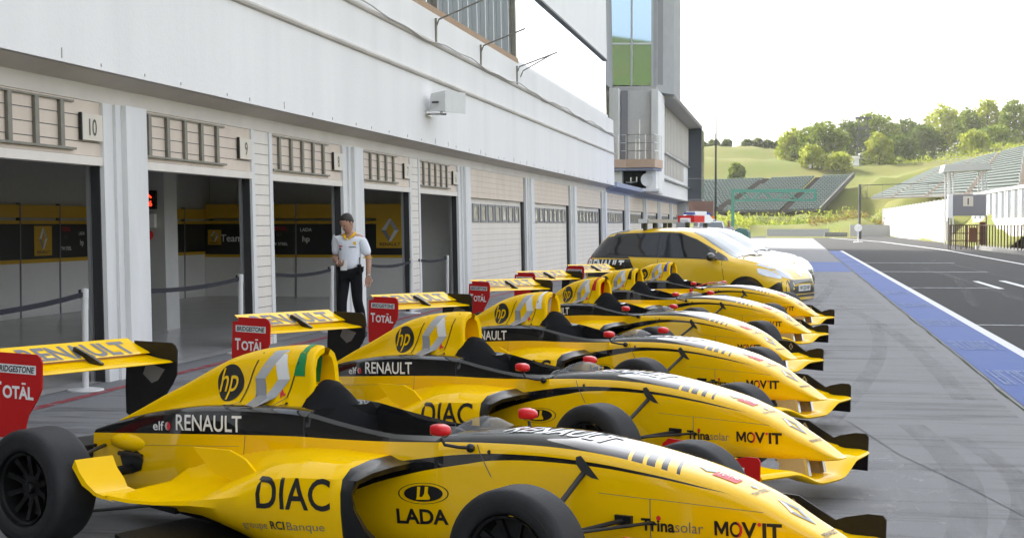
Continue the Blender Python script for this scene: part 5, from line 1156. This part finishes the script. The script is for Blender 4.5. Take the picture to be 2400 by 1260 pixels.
def hatch(name, label, m_body, mats_rear, loc, rz, front_text=True):
    t = thing(name, label, 'car', (*loc, 0), rz, 'hatchback course cars parked behind the racing cars')
    xs = sorted({-1.98, -1.96, -1.93, -1.9, -1.86, 1.9, 1.94, 1.97, 1.99} | {round(-1.8 + .1 * i, 2) for i in range(37)})
    rings = []
    for x in xs:
        zt, ym, yu = spl(HTOP, x), spl(HMAX, x), spl(HUP, x); zb = lerp([(-1.98, .36), (-1.85, .22), (1.8, .19), (1.99, .25)], x); be = min(.93, zt - .07); be = max(be, zb + .12)
        mid = (.55 * be + .45 * zb); yb = ym * .965 if zt > be + .15 else max(yu + .02, ym * .93)
        P = [(0, zt), (yu * .55, zt - .006), (yu * .86, zt - .026), (yu, zt - .06 * min(1, (zt - be) / .2)), (yu + (yb - yu) * .45, be + (zt - be) * .52 - .02), (yb, be), (ym, be - .10), (ym, mid), (ym * .985, zb + .10), (ym * .93, zb), (0, zb)]
        rings.append([(x, -a, z) for a, z in P] + [(x, a, z) for a, z in P[-2:0:-1]])
    body = MB().loft(rings, 0, True, True); bv = BVHTree.FromPolygons([Vector(v) for v in body.v], body.f); d = MB()
    def sd(pts, mi, mb, off=.003, step=.06):
        for s in (-1, 1): decal(mb, bv, poly2d(pts), mi, lambda x, y: (x, s * 1.6, y), (0, -s, 0), off, step)
    def circ(x, z, r, n=28): return [(x + r * cos(2 * pi * k / n), z + r * sin(2 * pi * k / n)) for k in range(n)]
    if mats_rear:
        sd([(-1.975, .60), (-.80, .60), (-.98, .93), (-1.05, .99), (-1.15, 1.44), (-1.62, 1.40), (-1.8, 1.2), (-1.955, .9)], 1, d); decal(d, bv, poly2d([(-.75, .62), (.75, .62), (.70, 1.0), (.60, 1.42), (-.60, 1.42), (-.70, 1.0)]), 1, lambda x, y: (-3, x, y), (1, 0, 0), .003, .06); decal(d, bv, poly2d([(-1.95, -.62), (-1.15, -.62), (-1.15, .62), (-1.95, .62)]), 1, lambda x, y: (x, y, 3), (0, 0, -1), .003, .06)
        for s in (-1, 1): 
            v, f, w = text2d('RENAULT', .17, .035, .25); v = [(x * .78 / w, y) for x, y in v]
            if s > 0: v = [(.78 - x, y) for x, y in v]
            decal(d, bv, (v, f), 2, lambda x, y: (-1.86 + x * 1.0, s * 1.6, .745 - (x * .02) + y), (0, -s, 0), .016, .05)
    for s in (-1, 1):
        decal(d, bv, poly2d(circ(1.27, .30, .365)), 1, lambda x, y: (x, s * 1.6, y), (0, -s, 0), .004, .06); decal(d, bv, poly2d(circ(-1.27, .30, .365)), 1, lambda x, y: (x, s * 1.6, y), (0, -s, 0), .008, .06)
    for a in (((.80, .93), (.86, .60), (.84, .30)), ((-.42, .93), (-.44, .55), (-.46, .30))):
        for (x0, z0), (x1, z1) in zip(a, a[1:]): sd([(x0 - .004, z0), (x0 + .004, z0), (x1 + .004, z1), (x1 - .004, z1)], 1, d, .002)
    sd([(-.40, .80), (-.22, .80), (-.22, .825), (-.40, .825)], 1, d, .006)
    sd([(-1.52, 1.0), (-1.50, 1.18), (-1.40, 1.33), (-1.18, 1.385), (-.45, 1.41), (-.1, 1.40), (.24, 1.29), (.86, .985), (.93, .925), (.3, .95), (-.9, .965)], 1, d, .007); sd([(1.58, .40), (1.80, .56), (1.99, .60), (1.99, .26), (1.72, .26)], 1, d, .004)
    # dark grille band and number plate on the nose
    fx = lambda x, y: (3, x, y)
    decal(d, bv, poly2d([(-.60, .60), (.60, .60), (.55, .36), (-.55, .36)]), 1, fx, (-1, 0, 0), .003, .06); decal(d, bv, poly2d([(-.70, .335), (.70, .335), (.62, .23), (-.62, .23)]), 1, fx, (-1, 0, 0), .003, .06)
    decal(d, bv, poly2d([(-.62, .19), (.62, .19), (.60, .215), (-.60, .215)]), 2, fx, (-1, 0, 0), .012, .06)
    decal(d, bv, poly2d([(-.12, .70), (0, .76), (.12, .70), (0, .64)]), 3, lambda x, y: (3, x, y), (-1, 0, 0), .004, .03)
    body.join(d); body.build('body', [m_body, m_hblack, m_wtext, m_silver1], t, 40)
    for s in (-1, 1):
        for P in ([(-1.50, 1.02), (-1.48, 1.17), (-1.38, 1.30), (-1.18, 1.355), (-.50, 1.385), (-.46, 1.0), (-.9, .985)], [(-.42, .985), (-.45, 1.385), (-.1, 1.37), (.22, 1.27), (.80, .985), (.86, .94)]):
            w = MB(); decal(w, bv, poly2d(P), 0, lambda x, y: (x, s * 1.6, y), (0, -s, 0), .013, .06); w.build('side_window', m_glassd, t, 60)
    w = MB(); decal(w, bv, poly2d([(.995, -.60), (.965, 0), (.995, .60), (.55, .585), (.12, .50), (.06, 0), (.12, -.50), (.55, -.585)]), 0, lambda x, y: (x, y, 2.5), (0, 0, -1), .006, .06); w.build('windscreen', m_wscreen, t, 60)
    w = MB(); decal(w, bv, poly2d([(-.5, 1.02), (.5, 1.02), (.45, 1.34), (-.45, 1.34)]), 0, lambda x, y: (-3, x, y), (1, 0, 0), .006, .06); w.build('rear_window', m_glassd, t, 60)
    for s in (-1, 1):
        w = MB(); pts = [(1.40, s * .775), (1.62, s * .74), (1.86, s * .60), (1.955, s * .42), (1.90, s * .40), (1.74, s * .54), (1.56, s * .66)]
        decal(w, bv, poly2d(pts), 0, lambda x, y: (x, y, 2), (0, 0, -1), .006, .04)
        decal(w, bv, poly2d([(s * .40, .60), (s * .70, .66), (s * .80, .78), (s * .60, .74), (s * .42, .665)]), 0, lambda x, y: (3, x, y), (-1, 0, 0), .006, .04)
        decal(w, bv, poly2d([(1.50, .70), (1.86, .62), (1.80, .70), (1.62, .78), (1.45, .80)]), 0, lambda x, y: (x, s * 1.6, y), (0, -s, 0), .007, .04); w.build('headlight', m_lens, t, 60)
        w = MB(); decal(w, bv, poly2d([(-1.99, .70), (-1.86, .70), (-1.78, .96), (-1.93, .96)]), 0, lambda x, y: (x, s * 1.6, y), (0, -s, 0), .007, .04); decal(w, bv, poly2d([(s * .5, .72), (s * .76, .72), (s * .70, .95), (s * .58, .95)]), 0, lambda x, y: (-3, x, y), (1, 0, 0), .006, .04); w.build('tail_light', m_tail, t, 60)
        m = MB().ball((.66, s * .96, .985), (.075, .12, .075), 12, 8).tube([(.70, s * .82, .95), (.68, s * .90, .97)], .03, 6); m.build('mirror', m_hblack, t, 60)
        for x in (1.27, -1.27):
            wh = bpy.data.objects.new('wheel', None); C.objects.link(wh); wh.parent = t; wh.location = (x, s * .765, .305)
            MB().lathe([(.20, s * .10), (.24, s * .106), (.29, s * .095), (.305, s * .07), (.305, -s * .09), (.2, -s * .09)], (0, 0, 0), 'y', 32).build('tyre', m_rubber, wh, 40)
            r = MB().lathe([(.205, s * .095), (.19, s * .07), (.18, s * .02)], (0, 0, 0), 'y', 32)
            for k in range(5):
                a = 2 * pi * k / 5; r.tube([(.02 * cos(a), s * .085, .02 * sin(a)), (.19 * cos(a), s * .08, .19 * sin(a))], .026, 6)
            r.lathe([(.001, s * .0), (.19, s * .0)], (0, 0, 0), 'y', 24, 1); r.build('rim', [m_silver2, m_dark], wh, 40)
    p = MB().box(1.985, 2.005, -.26, .26, .40, .51, 0); v, f, wd = text2d('W 223 HF', .07, .02); k = .44 / wd
    p.add([(2.008, -.22 + x * k, .42 + y) for x, y in v], f, 1); p.build('number_plate', [m_plate, m_btext], t)
    w = MB().tube([(1.03, -.45, 1.0), (.95, .0, 1.012), (.98, .30, 1.01)], .012, 5).tube([(1.03, .1, 1.0), (.95, .45, 1.012), (.96, .6, 1.0)], .012, 5); w.build('wiper', m_hblack, t)
    return t
hc = hatch('course_car', 'yellow and black hatchback parked beyond the racing cars, grey lamp bar on its roof', m_gold, True, (-1.55, 27.84), radians(-22))
b = MB().box(-.95, -.73, -.60, .60, 1.575, 1.64, 0); b.box(-.93, -.75, -.604, -.5, 1.572, 1.645, 1)
for y in (-.5, -.12, .3, .5): b.tube([(-.84, y, 1.42), (-.84, y, 1.59)], .04, 6, 2)
b.build('lamp_bar', [mat('lamp_bar_grey', (.34, .33, .31), .4), m_silver1, m_hblack], hc)
hc2 = hatch('course_car', 'white hatchback parked behind the yellow one, with red, white and blue roof lamps', m_hwhite, False, (-1.45, 33.3), radians(-22))
b = MB().loft([[(-.62, y, 1.60) for y in (-.62, .62)][:1] + [(-.42, -.62, 1.60), (-.42, -.62, 1.66), (-.62, -.62, 1.66)], [(-.70, -.30, 1.58), (-.34, -.30, 1.58), (-.36, -.30, 1.76), (-.68, -.30, 1.76)], [(-.70, .30, 1.58), (-.34, .30, 1.58), (-.36, .30, 1.76), (-.68, .30, 1.76)], [(-.62, .62, 1.60), (-.42, .62, 1.60), (-.42, .62, 1.66), (-.62, .62, 1.66)]], 0, True, True)
b.box(-.71, -.32, -.54, -.02, 1.595, 1.735, 1); b.box(-.62, -.42, -.3, .3, 1.765, 1.83, 2); b.box(-.60, -.40, -.46, -.33, 1.765, 1.80, 3); b.box(-.60, -.40, .33, .46, 1.765, 1.80, 3)
for y in (-.45, .45): b.tube([(-.52, y, 1.45), (-.52, y, 1.62)], .05, 6, 4)
b.build('lamp_bar', [m_whitep, mat('lamp_red', (.65, .03, .03), .3), m_whitep, m_bluep, m_hblack], hc2)
# light van far behind
t = thing('service_van', 'white van with an amber roof lamp, half hidden beyond the two hatchbacks', 'van', (-4.25, 86, 0), radians(-82))
b = MB().loft([[(2.1, y, z) for y, z in ((-.7, .3), (.7, .3), (.7, .8), (-.7, .8))], [(1.5, y, z) for y, z in ((-.85, .25), (.85, .25), (.82, 1.05), (-.82, 1.05))], [(.7, y, z) for y, z in ((-.85, .25), (.85, .25), (.68, 1.72), (-.68, 1.72))], [(-2.0, y, z) for y, z in ((-.85, .25), (.85, .25), (.70, 1.78), (-.70, 1.78))]], 0, True, True); b.build('body', m_hwhite, t)
MB().loft([[(1.47, y, 1.12) for y in (-.72, .72)], [(.78, y, 1.66) for y in (-.60, .60)]], 0, False).build('windscreen', m_wscreen, t)
MB().box(-.4, .0, -.3, .3, 1.78, 1.86, 1).box(-.38, -.02, -.28, .28, 1.86, 2.0, 0).build('roof_lamp', [m_amber, m_whitep], t)
for x in (1.35, -1.35):
    for s in (-1, 1): MB().lathe([(.001, s * .1), (.3, s * .1), (.31, 0), (.31, -s * .1)], (x, s * .76, .31), 'y', 20).build('wheel', m_rubber, t, 40)

# ------------------------------------------------------------------ people
def skin(name, nodes, edges, root, sub=2):
    """one continuous tapered surface grown along a skeleton"""
    ks = list(nodes); me = bpy.data.meshes.new(name); me.from_pydata([nodes[k][0] for k in ks], [(ks.index(a), ks.index(c)) for a, c in edges], [])
    o = bpy.data.objects.new(name, me); C.objects.link(o); o.modifiers.new('skin', 'SKIN')
    for i, k in enumerate(ks):
        sv = me.skin_vertices[0].data[i]; r = nodes[k][1]; sv.radius = r if isinstance(r, tuple) else (r, r); sv.use_root = k == root
    sb = o.modifiers.new('sub', 'SUBSURF'); sb.levels = sub; sb.render_levels = sub
    bpy.context.view_layer.update(); dg = bpy.context.evaluated_depsgraph_get(); e = o.evaluated_get(dg); m2 = e.to_mesh()
    mb = MB(); mb.v = [tuple(v.co) for v in m2.vertices]; mb.f = [list(p.vertices) for p in m2.polygons]; mb.m = [0] * len(mb.f)
    e.to_mesh_clear(); bpy.data.objects.remove(o); return mb
m_skin = mat('skin', (.42, .24, .17), .55, noise=.08); m_hair = mat('hair_dark', (.018, .014, .012), .6); m_shirt = mat('shirt_white', (.70, .73, .80), .8, bump=.3, bscale=18)
m_trous = mat('trousers_black', (.012, .012, .014), .85, bump=.3, bscale=14); m_shoe = mat('shoe_black', (.012, .011, .011), .45); m_collar = mat('collar_yellow', (.72, .42, .01), .7)
def hand(mb, w, d, side, curl=.35, L=.17):
    """palm, four unequal curled fingers and a thumb from the side of the palm"""
    d = Vector(d).normalized(); w = Vector(w); n = d.cross(Vector((0, 0, 1))); n = n.normalized() if n.length > .1 else Vector((1, 0, 0)); p = n.cross(d).normalized()
    mb.loft([[w + d * t + n * a * hw + p * c * .014 for a, c in ((-1, -1), (1, -1), (1, 1), (-1, 1))] for t, hw in ((-.02, .026), (.03, .038), (.085, .042))], 0, True, True)
    for k, (o, l) in enumerate(((-.032, .072), (-.011, .082), (.011, .078), (.031, .060))):
        b0 = w + d * .08 + n * o; b1 = b0 + d * l * .45 + p * curl * .02; b2 = b1 + d * l * .3 + p * curl * .05; b3 = b2 + d * l * .15 + p * curl * .06
        mb.tube([b0, b1, b2, b3], [.0095, .009, .008, .006], 6)
    mb.tube([w + d * .02 + n * side * .035, w + d * .055 + n * side * .06 + p * .012, w + d * .09 + n * side * .058 + p * .03], [.012, .010, .008], 6)
def head(mb, c, look, tilt):
    """rings from chin to crown with brow, nose, mouth and ears"""
    M = Matrix.Translation(c) @ Matrix.Rotation(look, 4, 'Z') @ Matrix.Rotation(tilt, 4, 'Y') @ Matrix.Scale(1.07, 4); h = MB(); rings = []
    for z, rx, ry, ox in ((-.118, .020, .022, .052), (-.108, .045, .040, .035), (-.085, .066, .055, .020), (-.05, .082, .066, .008), (-.01, .090, .072, .0), (.03, .096, .076, -.004), (.065, .095, .075, -.008), (.095, .082, .064, -.010), (.115, .055, .043, -.012), (.124, .02, .016, -.012)):
        rings.append([(ox + rx * cos(a) * (1.0 if cos(a) > 0 else 1.05), ry * sin(a), z) for a in [2 * pi * k / 20 for k in range(20)]])
    h.loft(rings, 0, True, True)
    h.loft([[(.088, -.010, .030), (.088, .010, .030), (.094, 0, .032)], [(.092, -.016, -.018), (.092, .016, -.018), (.118, 0, -.014)], [(.086, -.014, -.028), (.086, .014, -.028), (.098, 0, -.026)]], 0, True, True)
    for s in (-1, 1): h.ball((-.005, s * .074, .0), (.02, .010, .032), 8, 6); h.ball((.082, s * .030, .024), (.010, .014, .008), 8, 6, 1)
    h.box(.080, .0855, -.026, .026, -.058, -.051, 2); h.xf(M); mb.join(h); return M
def person(name, label, loc, rz, sc, nodes, edges, hands, look, tilt):
    t = thing(name, label, 'person', (*loc, 0), rz); t.scale = (sc, sc, sc)
    mb = skin('body', nodes, edges, 'pelvis')
    for h in hands: hand(mb, *h)
    return t, mb
N_ = {'pelvis': ((0, 0, .95), (.13, .10)), 'waist': ((.01, 0, 1.06), (.14, .105)), 'chest': ((0, 0, 1.27), (.155, .11)), 'top': ((-.01, 0, 1.40), (.10, .08)), 'neck': ((.01, 0, 1.475), (.055, .055)), 'hd': ((.05, -.01, 1.53), (.05, .055)),
      'ls': ((-.01, .17, 1.395), .062), 'le': ((-.05, .255, 1.12), .045), 'lf': ((-.02, .27, 1.0), .041), 'lw': ((.02, .275, .87), .029),
      'rs': ((-.01, -.17, 1.395), .062), 're': ((-.05, -.245, 1.13), .045), 'rf': ((.06, -.20, 1.09), .041), 'rw': ((.155, -.115, 1.055), .029),
      'lh': ((0, .085, .90), .088), 'lk': ((-.02, .10, .50), .06), 'lc': ((-.11, .105, .36), .055), 'la': ((-.20, .11, .10), .04),
      'rh': ((0, -.085, .90), .088), 'rk': ((.09, -.09, .50), .06), 'rc': ((.085, -.09, .36), .055), 'ra': ((.07, -.085, .09), .04)}
E_ = [('pelvis', 'waist'), ('waist', 'chest'), ('chest', 'top'), ('top', 'neck'), ('neck', 'hd'), ('top', 'ls'), ('ls', 'le'), ('le', 'lf'), ('lf', 'lw'), ('top', 'rs'), ('rs', 're'), ('re', 'rf'), ('rf', 'rw'), ('pelvis', 'lh'), ('lh', 'lk'), ('lk', 'lc'), ('lc', 'la'), ('pelvis', 'rh'), ('rh', 'rk'), ('rk', 'rc'), ('rc', 'ra')]
man, mb = person('person', 'man in white short sleeved shirt with yellow collar and black trousers, walking by the doors', (-5.87, 20.25), radians(-96), .975, N_, E_, [((.02, .275, .86), (.12, .02, -1), -1, .5), ((.165, -.105, 1.052), (.75, .55, -.35), 1, .8)], 0, 0)
HM = head(mb, Vector((.075, -.015, 1.60)), radians(-22), radians(36))
mb.build('body', [m_skin, m_hair, mat('lips', (.30, .12, .10), .6)], man, 60)
def sub(keys, grow): return {k: (N_[k][0], tuple(r + grow for r in N_[k][1]) if isinstance(N_[k][1], tuple) else N_[k][1] + grow) for k in keys}
s_ = sub(['waist', 'chest', 'top', 'ls', 'rs'], .022); s_['hem'] = ((.01, 0, .925), (.158, .130)); s_['waist'] = ((.012, 0, 1.07), (.168, .138)); s_['ll'] = ((-.045, .25, 1.14), .074); s_['rl'] = ((-.042, -.24, 1.15), .074); s_['ls'] = ((-.01, .165, 1.395), .080); s_['rs'] = ((-.01, -.165, 1.395), .080); s_['top'] = ((-.01, 0, 1.405), (.15, .108))
sh = skin('shirt', s_, [('hem', 'waist'), ('waist', 'chest'), ('chest', 'top'), ('top', 'ls'), ('ls', 'll'), ('top', 'rs'), ('rs', 'rl')], 'hem')
for x0, z0, w_, h_, mi in ((.128, 1.335, .04, .035, 1), (.135, 1.30, .07, .014, 2), (.135, 1.285, .06, .012, 3)):
    pass
so = sh.build('shirt', m_shirt, man, 60)
c_ = MB().tube([(-.06, .0, 1.485), (-.03, .065, 1.475), (.04, .072, 1.45), (.095, .045, 1.41), (.105, .012, 1.375)], [.02, .022, .024, .022, .010], 6, flat=.6).tube([(-.06, 0, 1.485), (-.03, -.065, 1.475), (.04, -.072, 1.45), (.095, -.045, 1.41), (.105, -.012, 1.375)], [.02, .022, .024, .022, .010], 6, flat=.6); c_.build('collar', m_collar, man, 60)
bvs = BVHTree.FromPolygons([Vector(v) for v in sh.v], sh.f); d = MB(); fx = lambda x, y: (.6, x, y)
for pts, mi in (([(.085, 1.30), (.125, 1.30), (.125, 1.345), (.085, 1.345)], 0), ([(.03, 1.265), (.14, 1.265), (.14, 1.28), (.03, 1.28)], 1), ([(-.13, 1.275), (-.07, 1.275), (-.07, 1.292), (-.13, 1.292)], 2), ([(-.13, 1.23), (-.09, 1.23), (-.09, 1.262), (-.13, 1.262)], 1)): decal(d, bvs, poly2d(pts), mi, fx, (-1, 0, 0), .003, .03)
d.build('shirt_badge', [m_collar, m_gtext, m_rtext], man)
for y in (.245, -.235): MB().lathe([(.068, -.006), (.071, 0), (.068, .006)], (-.042, y, 1.125), 'z', 16).build('cuff', m_collar, man, 60)
t_ = sub(['pelvis', 'lh', 'lk', 'lc', 'la', 'rh', 'rk', 'rc', 'ra'], .016); t_['pelvis'] = ((0, 0, .93), (.138, .112)); t_['la'] = ((-.20, .11, .10), .066); t_['ra'] = ((.07, -.085, .09), .066); t_['lc'] = ((-.11, .105, .36), .075); t_['rc'] = ((.085, -.09, .36), .075)
skin('trousers', t_, [('pelvis', 'lh'), ('lh', 'lk'), ('lk', 'lc'), ('lc', 'la'), ('pelvis', 'rh'), ('rh', 'rk'), ('rk', 'rc'), ('rc', 'ra')], 'pelvis').build('trousers', m_trous, man, 60)
for (x, y), a in (((-.20, .11), 0), ((.07, -.085), 0)):
    MB().loft([[(x - .08, y - .03, 0), (x - .08, y + .03, 0), (x - .08, y + .03, .06), (x - .08, y - .03, .06)], [(x, y - .042, 0), (x, y + .042, 0), (x, y + .038, .10), (x, y - .038, .10)], [(x + .12, y - .048, 0), (x + .12, y + .048, 0), (x + .12, y + .04, .055), (x + .12, y - .04, .055)], [(x + .19, y - .025, .005), (x + .19, y + .025, .005), (x + .19, y + .02, .035), (x + .19, y - .02, .035)]], 0, True, True).build('shoe', m_shoe, man, 60)
hr = MB(); rings = []
for z, rx, ry, ox in ((-.015, .096, .077, -.014), (.03, .100, .080, -.014), (.065, .099, .079, -.015), (.096, .086, .068, -.015), (.118, .058, .046, -.015), (.128, .02, .016, -.015)):
    cut = lerp([(-.02, .0), (.04, .3), (.075, .72), (.092, 1.0)], z); rings.append([(min(ox + rx * cos(a), rx * cut if z < .09 else 9), ry * sin(a), z) for a in [2 * pi * k / 20 for k in range(20)]])
hr.loft(rings, 0, True, True).xf(HM).build('hair', m_hair, man, 60)
g = MB().box(.048, .060, -.058, -.010, .090, .114).box(.048, .060, .010, .058, .090, .114).tube([(.052, -.07, .105), (.056, .07, .105)], .004, 5); g.xf(HM).build('sunglasses', m_black, man)
MB().box(.03, .10, .145, .18, .90, 1.03).tube([(.05, .165, 1.03), (.05, .165, 1.13)], .007, 6).box(-.04, .02, .15, .185, .93, 1.0).build('belt_radio', m_pad, man)
MB().box(.165, .172, -.075, .02, .95, 1.09).build('paper', m_whitep, man)
MB().lathe([(.031, -.008), (.036, 0), (.031, .008)], (.02, .275, .885), 'z', 14).build('watch', m_steel, man, 60)
# far person by the van
N2 = {k: (v[0], v[1]) for k, v in N_.items()}
p2 = thing('person', 'small distant person in a pale shirt standing beside the white van', 'person', (2.2, 72, 0), radians(-90)); p2.location = (-2.95, 80, 0)
mb = skin('body', N2, E_, 'pelvis', 1); hand(mb, (.02, .275, .86), (.1, 0, -1), -1); hand(mb, (.165, -.105, 1.05), (.7, .5, -.3), 1); head(mb, Vector((.06, 0, 1.61)), 0, 0); mb.build('body', [m_skin, m_hair, M_('lips')], p2, 60)
skin('shirt', s_, [('hem', 'waist'), ('waist', 'chest'), ('chest', 'top'), ('top', 'ls'), ('ls', 'll'), ('top', 'rs'), ('rs', 'rl')], 'hem', 1).build('shirt', mat('shirt_grey', (.5, .5, .54), .8), p2, 60)
skin('trousers', t_, [('pelvis', 'lh'), ('lh', 'lk'), ('lk', 'lc'), ('lc', 'la'), ('pelvis', 'rh'), ('rh', 'rk'), ('rk', 'rc'), ('rc', 'ra')], 'pelvis', 1).build('trousers', m_trous, p2, 60)
MB().ball((.05, 0, 1.66), (.10, .085, .085), 10, 8).build('hair', mat('hair_red', (.25, .05, .03), .7), p2, 60)

# ------------------------------------------------------------------ belt posts in front of the doors
def belt_post(x, y, h, label, to):
    t = thing('belt_post', label, 'barrier post', (x, y, 0), 0, 'belt posts across the garage doors')
    MB().lathe([(.001, .03), (.06, .028), (.165, .012), (.17, .0)], (0, 0, 0), 'z', 24).build('base', m_barrier, t, 50)
    MB().lathe([(.03, .02), (.03, h - .10)], (0, 0, 0), 'z', 16).lathe([(.034, h - .10), (.034, h), (.001, h + .004)], (0, 0, 0), 'z', 16).build('post', m_barrier, t, 50)
    if to:
        tx, ty, tz, sag = to; b = MB(); P = []
        for k in range(13):
            q = k / 12; P.append(Vector(((tx - x) * q, (ty - y) * q, h - .05 + (tz - h + .05) * q - sag * 4 * q * (1 - q))))
        for a, c in zip(P, P[1:]): b.quad(a + Vector((0, 0, .024)), c + Vector((0, 0, .024)), c - Vector((0, 0, .024)), a - Vector((0, 0, .024)))
        b.build('belt', m_belt, t); MB().box(-.05, -.03, -.03, .03, h - .09, h - .01).build('belt_head', m_belt, t)
    return t
belt_post(-6.45, 13.40, .95, 'white belt post nearest the camera, standing at door 10', (-6.9, 9.6, .92, .12))
belt_post(-6.45, 17.55, .95, 'white belt post at the right side of door 9', (-6.6, 14.3, .90, .06))
belt_post(-6.45, 21.30, .95, 'white belt post at the right side of door 8, beside the walking man', (-6.7, 19.3, .90, .05))
belt_post(-6.45, 26.05, .95, 'white belt post in door 7, right of the walking man', (-6.6, 23.75, .90, .05))
belt_post(-6.45, 28.95, .95, 'white belt post in front of the white wall in door 6', (-6.6, 27.2, .90, .04))
